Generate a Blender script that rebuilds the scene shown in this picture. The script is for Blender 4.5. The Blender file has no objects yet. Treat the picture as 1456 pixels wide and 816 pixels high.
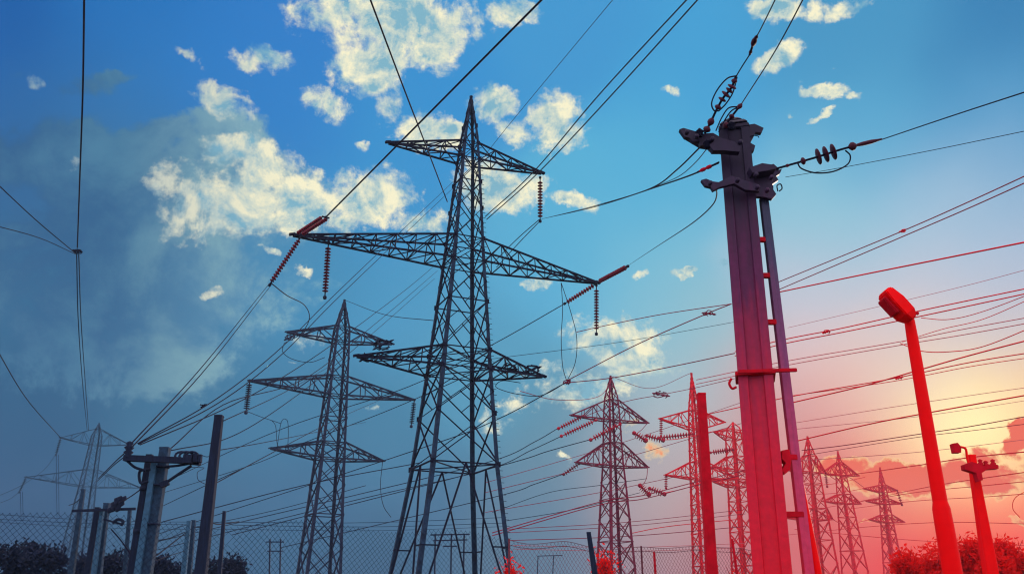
import bpy, bmesh, math, random
from mathutils import Vector, Matrix
random.seed(7)
S = bpy.context.scene
COL = S.collection
R = math.radians
# ------------------------------------------------------------------ camera
F = 1267.0                      # focal length in photo pixels (1456 wide)
EYE = Vector((0, 0, 1.6)); PITCH = R(20)
cd = bpy.data.cameras.new('camera'); cam = bpy.data.objects.new('camera', cd); COL.objects.link(cam)
cd.sensor_width = 36; cd.lens = F/1456*36; cd.clip_end = 6000; cd.clip_start = .05
cam.location = EYE; cam.rotation_euler = (R(90)+PITCH, 0, 0)
S.camera = cam
CS, SN = math.cos(PITCH), math.sin(PITCH)
def ray(px, py):
    u = (px-728)/F; v = (408-py)/F
    return Vector((u, CS-v*SN, SN+v*CS))
def at(px, py, Y):              # the point Y metres ahead that is seen there
    d = ray(px, py); return EYE + d*(Y/d.y)
def ratio(py):
    d = ray(728, py); return d.z/d.y
def ppm(py, Y):                 # photo pixels per metre
    return F*ray(728, py).y/Y
# ------------------------------------------------------------------ view
S.view_settings.view_transform = 'Standard'; S.view_settings.look = 'None'
S.view_settings.exposure = 0; S.view_settings.gamma = 1
S.view_settings.use_curve_mapping = False
S.render.engine = 'CYCLES'
S.cycles.max_bounces = 4; S.cycles.volume_bounces = 0; S.cycles.transparent_max_bounces = 8
S.cycles.pixel_filter_type = 'BLACKMAN_HARRIS'; S.cycles.filter_width = 1.2
def lin(c): 
    c = c/255; return c/12.92 if c <= .04045 else ((c+.055)/1.055)**2.4
def L3(r, g, b): return (lin(r), lin(g), lin(b))
# ------------------------------------------------------------------ sun
SUN_EL, SUN_AZ = R(8.6), R(27.4)    # low, ahead and to the right
sl = bpy.data.lights.new('sun', 'SUN'); so = bpy.data.objects.new('sun', sl); COL.objects.link(so)
sl.energy = 2.0; sl.angle = R(.5); sl.color = (1, .80, .64)
sd = Vector((math.sin(SUN_AZ)*math.cos(SUN_EL), math.cos(SUN_AZ)*math.cos(SUN_EL), math.sin(SUN_EL)))
so.rotation_euler = (-sd).to_track_quat('-Z', 'Y').to_euler(); so.location = sd*300
# ------------------------------------------------------------------ world: sky and clouds
W_ = bpy.data.worlds.new('World'); S.world = W_; W_.use_nodes = True
nt = W_.node_tree; nt.nodes.clear()
def N(t, **k):
    n = nt.nodes.new(t)
    for a, b in k.items(): setattr(n, a, b)
    return n
def put(sock, v):
    if isinstance(v, bpy.types.NodeSocket): nt.links.new(v, sock)
    else: sock.default_value = v
def M_(op, a, b=0., c=0., clamp=False):
    n = N('ShaderNodeMath', operation=op, use_clamp=clamp)
    put(n.inputs[0], a); put(n.inputs[1], b); put(n.inputs[2], c); return n.outputs[0]
def V_(op, a, b=(0, 0, 0), c=(0, 0, 0)):
    n = N('ShaderNodeVectorMath', operation=op)
    put(n.inputs[0], a); put(n.inputs[1], b)
    if op == 'MULTIPLY_ADD': put(n.inputs[2], c)
    return n.outputs['Value' if op in ('DOT_PRODUCT', 'LENGTH') else 'Vector']
def noise(vec, scale, detail=6, rough=.55, dist=0., col=False):
    n = N('ShaderNodeTexNoise'); put(n.inputs['Vector'], vec); n.inputs['Scale'].default_value = scale
    n.inputs['Detail'].default_value = detail; n.inputs['Roughness'].default_value = rough
    n.inputs['Distortion'].default_value = dist
    return n.outputs['Color' if col else 'Fac']
def sstep(x, a, b, lo=0., hi=1.):
    n = N('ShaderNodeMapRange', interpolation_type='SMOOTHSTEP')
    put(n.inputs[0], x); n.inputs[1].default_value = a; n.inputs[2].default_value = b
    n.inputs[3].default_value = lo; n.inputs[4].default_value = hi; return n.outputs[0]
def MIX(f, a, b):
    n = N('ShaderNodeMix', data_type='RGBA'); put(n.inputs[0], f)
    for s, v in ((6, a), (7, b)):
        put(n.inputs[s], v if isinstance(v, bpy.types.NodeSocket) else (*v, 1))
    return n.outputs[2]
tc = N('ShaderNodeTexCoord'); D0 = tc.outputs['Generated']
# broad air colours by compass direction and height
AIR = [(0,0,24,92,165),(200,0,34,112,184),(400,20,50,125,200),(620,150,58,145,208),(800,40,68,152,208),(1000,120,70,160,212),(1200,20,72,150,196),(1440,20,56,128,180),
 (40,140,44,104,164),(180,140,52,118,176),(300,90,46,124,196),(420,130,52,130,200),(60,260,50,100,148),(200,280,62,118,160),(320,360,74,136,176),(560,240,62,148,205),
 (950,250,88,176,215),(820,330,88,176,214),(1250,180,90,168,208),(1440,180,84,156,202),(60,420,54,108,146),(220,440,66,124,160),(420,420,70,142,184),(600,420,78,152,194),(760,360,92,172,210),
 (920,400,118,188,214),(1180,330,140,196,216),(1330,330,158,196,220),(1450,300,150,184,212),(60,580,44,92,130),(240,580,62,116,150),(400,580,66,124,160),(540,620,68,128,162),(700,520,88,156,188),
 (960,500,150,192,204),(1180,440,190,200,216),(1330,440,208,202,214),(1450,400,190,196,214),(820,620,92,144,168),(60,720,40,84,122),(240,730,50,98,132),(420,730,54,104,140),(620,740,62,108,142),
 (960,600,178,186,192),(1180,540,224,198,200),(1300,540,240,206,190),(1440,530,240,196,170),(800,740,98,132,154),(940,700,188,164,160),(1090,640,214,156,150),(1240,600,242,176,150),(1385,612,255,240,170),
 (1320,600,255,216,160),(1450,590,255,206,140),(1240,680,232,84,76),(1370,690,244,62,44),(1450,680,250,62,46),(1160,700,216,100,98),(1310,740,242,56,52),(1090,760,210,100,104),(960,800,176,124,134),(1240,780,242,24,34),(1400,780,255,14,18),(1455,730,255,34,30),
 (40,810,30,66,102),(260,815,38,78,112),(520,815,50,90,122),(760,815,80,110,136)]
warp = V_('MULTIPLY_ADD', V_('SUBTRACT', noise(D0, 5.0, 3, .5, col=True), (.5, .5, .5)), (.10, .10, .10), D0)
DW = V_('NORMALIZE', warp)
K = 420.
acc = (1e-8*1.30, 1e-8*1.05, 1e-8*1.15); ws = 1e-8
for (x, y, r, g, b) in AIR:
    d = ray(x, y).normalized()
    dt = V_('DOT_PRODUCT', DW, tuple(d))
    w = M_('EXPONENT', M_('MULTIPLY_ADD', dt, K, -K))
    sc = N('ShaderNodeVectorMath', operation='SCALE'); sc.inputs[0].default_value = L3(r, g, b); put(sc.inputs['Scale'], w)
    acc = V_('ADD', sc.outputs[0], acc); ws = M_('ADD', w, ws)
dv = N('ShaderNodeVectorMath', operation='SCALE'); put(dv.inputs[0], acc); put(dv.inputs['Scale'], M_('DIVIDE', 1., ws))
air = dv.outputs[0]
# nishita share
sky = N('ShaderNodeTexSky', sky_type='NISHITA'); sky.sun_disc = False
sky.sun_elevation = SUN_EL; sky.sun_rotation = SUN_AZ; sky.air_density = 1.2; sky.dust_density = 1.0
gd_ = M_('EXPONENT', M_('MULTIPLY_ADD', V_('DOT_PRODUCT', D0, tuple(ray(1388,628).normalized())), 520., -520.))
gs_ = N('ShaderNodeVectorMath', operation='SCALE'); gs_.inputs[0].default_value = (.30, .42, .16); put(gs_.inputs['Scale'], gd_); air = V_('ADD', air, gs_.outputs[0])
nsc = N('ShaderNodeVectorMath', operation='SCALE'); put(nsc.inputs[0], sky.outputs[0]); nsc.inputs['Scale'].default_value = .0003
air = V_('ADD', air, nsc.outputs[0])
# cloud cover: where each bank lies (direction, size, tilt, strength)
CL = [(565,35,95,58,0,1.15),(490,18,75,38,0,1.0),(525,100,52,42,30,1.05),(556,150,26,36,0,.85),(618,60,48,42,0,.95),
 (600,182,44,26,5,1.0),(640,190,22,22,0,.8),(700,148,38,24,0,1.0),(735,186,34,20,30,.8),(785,176,40,40,0,1.05),(728,18,36,20,0,.9),
 (378,84,56,22,10,.75),(265,78,30,10,35,.6),(318,145,52,24,28,.8),(465,150,48,22,38,.75),(515,208,14,9,30,.3),(453,248,24,13,10,.7),(484,246,12,12,60,.5),
 (425,286,48,40,20,1.1),(385,238,50,38,30,1.0),(340,212,56,28,0,.85),(290,290,56,52,0,.75),(355,295,66,44,0,.95),(250,250,40,36,0,.5),(530,280,60,40,0,1.15),(592,312,48,20,10,.95),(490,318,44,20,0,.6),
 (710,272,54,30,10,.95),(806,284,34,13,10,.75),(690,240,34,20,0,.7),(760,262,30,20,0,.6),(388,356,17,9,20,.75),(432,384,18,6,10,.35),(372,350,10,6,0,.5),
 (974,385,30,6,-8,.85),(911,392,14,6,-25,.7),(1026,380,11,4,0,.6),(960,133,14,9,0,.6),
 (1104,84,40,17,-32,.85),(1104,10,40,20,0,.95),(1165,18,16,20,0,.6),(1200,12,42,14,-25,.75),(1186,98,10,4,0,.5),(1170,128,34,13,0,.85),(1213,136,14,9,0,.6),(1166,165,24,7,-30,.65),(1120,165,8,6,0,.6),
 (66,35,15,11,0,.12),(50,116,28,14,30,.15),(104,232,18,16,40,.08),
 (885,492,72,36,20,1.0),(825,550,84,26,-10,.9),(700,600,40,14,0,.5),(736,572,44,10,0,.5),(915,515,50,20,-10,.85),(862,468,30,16,30,.7),(780,565,40,16,0,.6),(766,402,28,9,0,.6),(895,462,40,10,-10,.45),(775,528,50,14,-10,.55),
 (434,488,36,20,25,.42),(415,514,9,6,0,.5),(533,580,10,5,0,.35),(300,418,22,10,0,.1),(800,650,14,7,30,.5)]
X_ = N('ShaderNodeSeparateXYZ'); put(X_.inputs[0], D0)
yy = M_('MAXIMUM', X_.outputs[1], .02)
cb = N('ShaderNodeCombineXYZ'); put(cb.inputs[0], M_('DIVIDE', X_.outputs[0], yy)); put(cb.inputs[1], M_('DIVIDE', X_.outputs[2], yy))
Q = cb.outputs[0]
wn = V_('MULTIPLY_ADD', V_('SUBTRACT', noise(D0, 26., 4, .6, col=True), (.5, .5, .5)), (.034, .034, 0), Q)
wn = V_('MULTIPLY_ADD', V_('SUBTRACT', noise(D0, 75., 4, .6, col=True), (.5, .5, .5)), (.020, .020, 0), wn)
SX = N('ShaderNodeSeparateXYZ'); put(SX.inputs[0], wn)
QQ = N('ShaderNodeCombineXYZ'); put(QQ.inputs[0], M_('MULTIPLY', SX.outputs[0], SX.outputs[0])); put(QQ.inputs[1], M_('MULTIPLY', SX.outputs[0], SX.outputs[1])); put(QQ.inputs[2], M_('MULTIPLY', SX.outputs[1], SX.outputs[1]))
UU = N('ShaderNodeCombineXYZ'); put(UU.inputs[0], SX.outputs[0]); put(UU.inputs[1], SX.outputs[1]); UU.inputs[2].default_value = 1.
def bank(lst, name):                 # highest of many soft ellipses, each a quadratic in (east/north, up/north)
    f = -1.
    for (x, y, rx, ry, a, s) in lst:
        d = ray(x, y); cx, cz = d.x/d.y, d.z/d.y
        k = 1/(F*d.y); p = 1/(rx*k*1.22)**2; q = 1/(ry*k*1.3)**2; c, n_ = math.cos(R(-a)), math.sin(R(-a))
        A = p*c*c+q*n_*n_; B = 2*(p-q)*c*n_; C = p*n_*n_+q*c*c
        v1 = V_('DOT_PRODUCT', QQ.outputs[0], (-A, -B, -C))
        v2 = V_('DOT_PRODUCT', UU.outputs[0], (2*A*cx+B*cz, 2*C*cz+B*cx, s-(A*cx*cx+B*cx*cz+C*cz*cz)))
        f = M_('MAXIMUM', M_('ADD', v1, v2), f)
    return f
Fm = bank(CL, 'c')
n1 = noise(D0, 17., 9, .62, .3)
nf = noise(D0, 62., 6, .65)
Dn = M_('ADD', M_('MULTIPLY', Fm, 1.0), M_('MULTIPLY_ADD', n1, 2.7, -1.33))
Dn = M_('ADD', Dn, M_('MULTIPLY_ADD', nf, 1.9, -1.02))
alpha = sstep(Dn, -.08, .78)
off = V_('ADD', D0, (.006, .004, .012))
n2 = noise(off, 17., 9, .62, .3)
lit = M_('MULTIPLY_ADD', M_('SUBTRACT', n1, n2), 5.0, .62)
body = sstep(Dn, .50, 1.25)
puff = noise(D0, 19., 7, .6)
shade = M_('MULTIPLY', body, sstep(puff, .38, .62, .25, 1.))
lit2 = M_('SUBTRACT', lit, M_('MULTIPLY', shade, .85), clamp=True)
ccol = MIX(lit2, L3(128, 180, 200), L3(250, 244, 208))
# grey rain cloud at the left, softly lit
GL = [(120,330,190,120,-20,1.),(200,420,220,120,0,1.),(40,220,110,80,0,.9),(300,300,90,70,0,.8),(110,125,70,26,0,.55),(150,115,40,16,0,.45),(230,190,90,34,-10,.5),(330,240,90,70,10,1.0),(410,280,60,56,0,.8),(250,330,120,90,0,1.),(60,115,60,20,0,.4),(385,330,70,40,0,.6)]
Gm = bank(GL, 'g')
g1 = noise(D0, 9., 10, .62, .25)
Gd = M_('ADD', M_('MULTIPLY', Gm, .8), M_('MULTIPLY_ADD', g1, 3.0, -1.60))
galpha = M_('MULTIPLY', sstep(Gd, -.05, .34), .88)
gcol = MIX(sstep(SX.outputs[0], -.52, -.24), MIX(sstep(g1, .35, .68), L3(50, 96, 138), L3(78, 128, 158)), MIX(sstep(g1, .4, .62), L3(96, 150, 182), L3(150, 190, 194)))
c1 = MIX(galpha, air, gcol)
# warm bank round the low sun
RL = [(1300,676,110,20,-3,.85),(1200,664,50,14,0,.7),(1420,682,70,20,-6,.85),(1440,632,36,12,-32,.95),(1452,604,20,9,-30,.9),(1448,738,28,6,20,.6),(1240,740,40,3,-5,.45),(1410,650,60,16,0,.55),(930,640,24,26,20,.5),(905,600,30,10,-20,.4)]
Rm = bank(RL, 'r')
Rd = M_('ADD', M_('MULTIPLY', Rm, .8), M_('MULTIPLY_ADD', n1, 2.4, -1.3))
ra = sstep(Rd, -.05, .3)
rcol = MIX(sstep(Rd, .02, .40), L3(255, 224, 150), L3(242, 106, 76))
c2 = MIX(ra, c1, rcol)
c3 = MIX(alpha, c2, MIX(sstep(SX.outputs[0], -.62, -.22, .75, 0.), ccol, L3(86, 138, 172)))
bg = N('ShaderNodeBackground'); put(bg.inputs[0], c3); bg.inputs[1].default_value = 1.0
wo = N('ShaderNodeOutputWorld'); put(wo.inputs[0], bg.outputs[0])
W_.cycles.sampling_method = 'MANUAL'; W_.cycles.sample_map_resolution = 512

# ------------------------------------------------------------------ materials
def mat(name, c, rough=.6, metal=0., var=.25, scale=6., bump=.15, c2=None, stretch=None, spec=.25):
    m = bpy.data.materials.new(name); m.use_nodes = True; t = m.node_tree
    b = t.nodes['Principled BSDF']; tcn = t.nodes.new('ShaderNodeTexCoord')
    v = tcn.outputs['Object']
    if stretch:
        mp = t.nodes.new('ShaderNodeMapping'); mp.inputs['Scale'].default_value = stretch
        t.links.new(v, mp.inputs[0]); v = mp.outputs[0]
    nz = t.nodes.new('ShaderNodeTexNoise'); nz.inputs['Scale'].default_value = scale; nz.inputs['Detail'].default_value = 7; nz.inputs['Roughness'].default_value = .62
    t.links.new(v, nz.inputs['Vector'])
    rp = t.nodes.new('ShaderNodeValToRGB'); rp.color_ramp.elements[0].position = .32; rp.color_ramp.elements[1].position = .68
    lo = tuple(x*(1-var) for x in c); hi = c2 if c2 else tuple(min(1, x*(1+var)) for x in c)
    rp.color_ramp.elements[0].color = (*lo, 1); rp.color_ramp.elements[1].color = (*hi, 1)
    t.links.new(nz.outputs['Fac'], rp.inputs[0]); t.links.new(rp.outputs[0], b.inputs['Base Color'])
    mr = t.nodes.new('ShaderNodeMapRange'); mr.inputs[3].default_value = max(.05, rough-.15); mr.inputs[4].default_value = min(1, rough+.15)
    t.links.new(nz.outputs['Fac'], mr.inputs[0]); t.links.new(mr.outputs[0], b.inputs['Roughness'])
    b.inputs['Metallic'].default_value = metal; b.inputs['Specular IOR Level'].default_value = spec
    if bump:
        bp = t.nodes.new('ShaderNodeBump'); bp.inputs['Strength'].default_value = bump; bp.inputs['Distance'].default_value = .02
        t.links.new(nz.outputs['Fac'], bp.inputs['Height']); t.links.new(bp.outputs[0], b.inputs['Normal'])
    return m
def cast_ramp(name, stops, zlo, zhi, rough=.5):
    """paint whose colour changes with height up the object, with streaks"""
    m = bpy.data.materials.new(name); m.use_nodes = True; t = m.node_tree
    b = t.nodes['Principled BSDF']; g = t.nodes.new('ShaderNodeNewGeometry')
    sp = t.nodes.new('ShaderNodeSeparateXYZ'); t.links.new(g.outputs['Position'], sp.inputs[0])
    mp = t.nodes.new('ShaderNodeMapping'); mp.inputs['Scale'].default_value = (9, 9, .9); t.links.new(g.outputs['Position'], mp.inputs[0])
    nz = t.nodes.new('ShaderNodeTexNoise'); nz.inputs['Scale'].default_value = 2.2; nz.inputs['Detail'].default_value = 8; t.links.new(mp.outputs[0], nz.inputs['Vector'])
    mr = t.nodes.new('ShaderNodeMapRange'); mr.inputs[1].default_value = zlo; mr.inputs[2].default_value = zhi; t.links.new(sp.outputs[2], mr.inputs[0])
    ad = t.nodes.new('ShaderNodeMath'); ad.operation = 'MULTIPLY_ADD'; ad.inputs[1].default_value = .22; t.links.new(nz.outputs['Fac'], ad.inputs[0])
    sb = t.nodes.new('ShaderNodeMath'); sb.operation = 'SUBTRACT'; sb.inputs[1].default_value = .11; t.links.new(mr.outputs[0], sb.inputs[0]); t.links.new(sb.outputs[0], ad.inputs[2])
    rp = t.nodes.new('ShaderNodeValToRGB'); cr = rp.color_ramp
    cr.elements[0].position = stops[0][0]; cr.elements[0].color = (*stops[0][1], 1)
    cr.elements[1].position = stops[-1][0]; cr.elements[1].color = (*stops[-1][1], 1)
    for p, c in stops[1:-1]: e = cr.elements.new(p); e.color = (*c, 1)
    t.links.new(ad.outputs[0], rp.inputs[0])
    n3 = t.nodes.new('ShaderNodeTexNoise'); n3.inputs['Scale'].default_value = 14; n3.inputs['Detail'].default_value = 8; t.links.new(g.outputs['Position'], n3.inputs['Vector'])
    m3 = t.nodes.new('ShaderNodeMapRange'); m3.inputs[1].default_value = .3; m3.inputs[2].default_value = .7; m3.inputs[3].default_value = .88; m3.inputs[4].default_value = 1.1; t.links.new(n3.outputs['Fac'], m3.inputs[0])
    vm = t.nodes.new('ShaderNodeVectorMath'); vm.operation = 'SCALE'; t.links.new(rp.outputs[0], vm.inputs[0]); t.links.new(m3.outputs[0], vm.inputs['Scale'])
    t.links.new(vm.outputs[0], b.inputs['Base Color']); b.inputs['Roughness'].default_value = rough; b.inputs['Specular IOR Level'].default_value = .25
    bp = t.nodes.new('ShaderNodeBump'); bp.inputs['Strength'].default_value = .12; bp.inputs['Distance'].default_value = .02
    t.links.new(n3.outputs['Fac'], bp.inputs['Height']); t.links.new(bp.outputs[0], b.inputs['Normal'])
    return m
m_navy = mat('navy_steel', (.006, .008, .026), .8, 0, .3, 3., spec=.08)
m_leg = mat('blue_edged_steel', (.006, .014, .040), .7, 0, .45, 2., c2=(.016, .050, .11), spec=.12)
m_far = mat('haze_tinted_steel', (.026, .078, .145), .8, 0, .15, 1., 0, spec=.1)  # paler blue base colour stands in for distance haze on the far pylon
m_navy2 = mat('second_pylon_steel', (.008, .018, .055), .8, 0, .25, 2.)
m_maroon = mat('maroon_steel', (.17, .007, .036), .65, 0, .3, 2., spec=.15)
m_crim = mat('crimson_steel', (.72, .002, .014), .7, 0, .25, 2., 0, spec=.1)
m_red = mat('bright_red_paint', (.95, .001, .004), .6, 0, .05, 5., .05, spec=.08)
m_reddk = mat('worn_red_paint', (.52, .003, .018), .7, 0, .22, 5., spec=.1)
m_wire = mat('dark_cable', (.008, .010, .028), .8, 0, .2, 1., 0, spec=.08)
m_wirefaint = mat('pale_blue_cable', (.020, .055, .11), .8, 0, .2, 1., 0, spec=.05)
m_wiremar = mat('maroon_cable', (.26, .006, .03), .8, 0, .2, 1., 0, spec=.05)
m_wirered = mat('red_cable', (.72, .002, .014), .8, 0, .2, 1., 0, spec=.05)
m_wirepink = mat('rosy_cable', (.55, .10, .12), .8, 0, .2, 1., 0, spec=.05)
m_ins = mat('red_brown_porcelain', (.17, .012, .028), .7, 0, .25, 3., 0, spec=.12)
m_fit = mat('dark_plum_fitting', (.060, .010, .030), .6, 0, .3, 9., 0, spec=.2)
m_insred = mat('red_glazed_porcelain', (.42, .008, .03), .9, 0, .2, 3., 0, spec=.03)
m_conc = mat('blue_grey_concrete', (.014, .045, .095), .9, 0, .4, 9., .5)
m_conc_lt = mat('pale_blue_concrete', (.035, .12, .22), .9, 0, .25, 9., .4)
m_concdk = mat('dark_tarred_wood', (.006, .016, .045), .95, 0, .35, 5., .5, stretch=(6, 6, .7))
m_fence = mat('galvanised_fence_wire', (.008, .022, .055), .8, 0, .2, 3., 0, spec=.05)
m_fencer = mat('rust_red_fence_wire', (.14, .035, .060), .6, 0, .3, 3., 0)
m_leafb = mat('dark_blue_green_leaves', (.004, .013, .040), .8, 0, .5, 3., 0)
m_leafr = mat('red_leaves', (.90, .006, .008), .8, 0, .35, 2.5, 0, spec=.05)
t_ = m_leafr.node_tree; tb_ = t_.nodes.new('ShaderNodeBsdfTranslucent'); tb_.inputs[0].default_value = (.95, .03, .015, 1); ms_ = t_.nodes.new('ShaderNodeMixShader'); ms_.inputs[0].default_value = .45
t_.links.new(t_.nodes['Principled BSDF'].outputs[0], ms_.inputs[1]); t_.links.new(tb_.outputs[0], ms_.inputs[2]); t_.links.new(ms_.outputs[0], t_.nodes['Material Output'].inputs[0])
m_bark = mat('dark_bark', (.02, .03, .05), .9)
m_barkr = mat('red_bark', (.30, .008, .012), .9)
m_col = cast_ramp('column_cast_red_to_violet', [(0, (.80, .003, .022)), (.30, (.66, .004, .040)), (.48, (.36, .012, .075)), (.62, (.11, .012, .085)), (.80, (.022, .014, .055)), (1, (.009, .014, .042))], 1.2, 7.6)  # red-to-violet cast of the colour grading, put into the base colour by height
m_col2 = cast_ramp('slim_column_cast', [(0, (.74, .03, .10)), (.35, (.60, .05, .16)), (.6, (.26, .06, .20)), (.85, (.05, .06, .15)), (1, (.04, .06, .13))], 1.2, 6.4)  # same grading cast put into the slim column's base colour
m_ground = mat('dry_grass_ground', (.06, .055, .03), .95, 0, .5, .4, .4)

# ------------------------------------------------------------------ mesh builder
class MB:
    def __init__(s): s.v = []; s.f = []; s.sm = []
    def add(s, vs, fs, sm=False):
        o = len(s.v); s.v += [tuple(p) for p in vs]; s.f += [tuple(i+o for i in f) for f in fs]; s.sm += [sm]*len(fs); return s
    def frame(s, a, b):
        z = (b-a).normalized(); up = Vector((0, 0, 1)) if abs(z.z) < .92 else Vector((0, 1, 0))
        x = up.cross(z).normalized(); return x, z.cross(x), z
    def bar(s, a, b, w, h=None, w2=None, h2=None):        # square bar from a to b
        a = Vector(a); b = Vector(b); h = h or w; w2 = w2 or w; h2 = h2 or (h if w2 == w else w2)
        x, y, z = s.frame(a, b); vs = []
        for p, ww, hh in ((a, w, h), (b, w2, h2)):
            for i, j in ((-1, -1), (1, -1), (1, 1), (-1, 1)): vs.append(p + x*i*ww/2 + y*j*hh/2)
        return s.add(vs, [(0, 1, 2, 3), (7, 6, 5, 4), (0, 4, 5, 1), (1, 5, 6, 2), (2, 6, 7, 3), (3, 7, 4, 0)])
    def ell(s, a, b, w, dx, dy, t=None):                   # angle iron: flanges run along dx and dy
        a = Vector(a); b = Vector(b); t = t or w*.16
        prof = [(0, 0), (w, 0), (w, t), (t, t), (t, w), (0, w)]
        vs = [p+dx*i+dy*j for p in (a, b) for i, j in prof]
        return s.add(vs, [(5, 4, 3, 2, 1, 0), (6, 7, 8, 9, 10, 11)]+[(i, (i+1) % 6, (i+1) % 6+6, i+6) for i in range(6)])
    def tube(s, pts, r, n=6, cap=True):
        pts = [Vector(p) for p in pts]; vs = []; rs = r if isinstance(r, (list, tuple)) else [r]*len(pts)
        z = (pts[1]-pts[0]).normalized(); up = Vector((0, 0, 1)) if abs(z.z) < .9 else Vector((1, 0, 0)); x = up.cross(z).normalized()
        for i, p in enumerate(pts):
            z = (pts[min(i+1, len(pts)-1)]-pts[max(i-1, 0)]).normalized()
            x = (x-z*x.dot(z)).normalized(); y = z.cross(x)
            for k in range(n):
                a = 2*math.pi*k/n; vs.append(p+(x*math.cos(a)+y*math.sin(a))*rs[i])
        fs = [(i*n+k, i*n+(k+1) % n, (i+1)*n+(k+1) % n, (i+1)*n+k) for i in range(len(pts)-1) for k in range(n)]
        s.add(vs, fs, True)
        if cap:
            s.add(vs[:n], [tuple(range(n))[::-1]]); s.add(vs[-n:], [tuple(range(n))])
        return s
    def lathe(s, a, b, prof, n=12):                        # prof: (t 0..1 along ab, radius)
        a = Vector(a); b = Vector(b); x, y, z = s.frame(a, b); vs = []
        for t, r in prof:
            for k in range(n):
                q = 2*math.pi*k/n; vs.append(a.lerp(b, t)+(x*math.cos(q)+y*math.sin(q))*max(r, 1e-4))
        return s.add(vs, [(i*n+k, i*n+(k+1) % n, (i+1)*n+(k+1) % n, (i+1)*n+k) for i in range(len(prof)-1) for k in range(n)], True)
    def prism(s, poly, a, b, x, y, s2=1.):                 # polygon in (x,y) swept a->b
        a = Vector(a); b = Vector(b); n = len(poly)
        vs = [a+x*i+y*j for i, j in poly]+[b+x*i*s2+y*j*s2 for i, j in poly]
        return s.add(vs, [tuple(range(n))[::-1], tuple(range(n, 2*n))]+[(i, (i+1) % n, (i+1) % n+n, i+n) for i in range(n)])
    def build(s, name, m, parent=None, bevel=0.):
        me = bpy.data.meshes.new(name); org = Vector((0, 0, 0))
        if parent is not None: org = parent.matrix_basis.translation if not parent.parent else Vector(parent['_o'])
        if parent is None:
            xs = [Vector(p) for p in s.v]; org = sum(xs, Vector())/len(xs)
        me.from_pydata([tuple(Vector(p)-org) for p in s.v], [], s.f); me.validate()
        if len(me.polygons) == len(s.sm): me.polygons.foreach_set('use_smooth', s.sm)
        bm = bmesh.new(); bm.from_mesh(me); bmesh.ops.recalc_face_normals(bm, faces=bm.faces)
        if bevel: bmesh.ops.bevel(bm, geom=[e for e in bm.edges if e.is_manifold and e.calc_face_angle(0) > .6], offset=bevel, segments=2, affect='EDGES', clamp_overlap=True)
        bm.to_mesh(me); bm.free()
        me.materials.append(m); o = bpy.data.objects.new(name, me); COL.objects.link(o)
        if parent is not None: o.parent = parent; o['_o'] = tuple(org)
        else: o.location = org
        return o
def tag(o, label=None, cat=None, group=None, kind=None):
    for k, v in (('label', label), ('category', cat), ('group', group), ('kind', kind)):
        if v: o[k] = v
    return o
def thing(name, loc, label, cat, group=None):
    o = bpy.data.objects.new(name, None); COL.objects.link(o); o.location = loc; o.empty_display_size = .2
    return tag(o, label, cat, group)

# ------------------------------------------------------------------ ground
g = MB(); n = 40
for i in range(n+1):
    for j in range(n+1):
        x = (i/n-.5)*2; y = (j/n-.5)*2; x = math.copysign(abs(x)**2.2, x)*2500; y = math.copysign(abs(y)**2.2, y)*2500
        g.v.append((x, y, random.uniform(-.05, .05) if abs(x)+abs(y) < 600 else 0))
g.f = [(i*(n+1)+j, (i+1)*(n+1)+j, (i+1)*(n+1)+j+1, i*(n+1)+j+1) for i in range(n) for j in range(n)]; g.sm = [False]*len(g.f)
tag(g.build('ground', m_ground), kind='structure')

# ------------------------------------------------------------------ haze: the air between, sky outside it
hb = MB(); c8 = [(x, y, z) for z in (-1., 56.) for x, y in ((-420, -60), (420, -60), (420, 430), (-420, 430))]
hb.add(c8, [(3, 2, 1, 0), (4, 5, 6, 7), (0, 1, 5, 4), (1, 2, 6, 5), (2, 3, 7, 6), (3, 0, 4, 7)])
mh = bpy.data.materials.new('haze_air'); mh.use_nodes = True; th = mh.node_tree; th.nodes.remove(th.nodes['Principled BSDF'])
vh = th.nodes.new('ShaderNodeVolumePrincipled'); vh.inputs['Density'].default_value = .0003; vh.inputs['Color'].default_value = (.50, .72, 1, 1); vh.inputs['Anisotropy'].default_value = .2
th.links.new(vh.outputs[0], th.nodes['Material Output'].inputs['Volume'])
tag(hb.build('haze', mh), kind='stuff')

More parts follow.
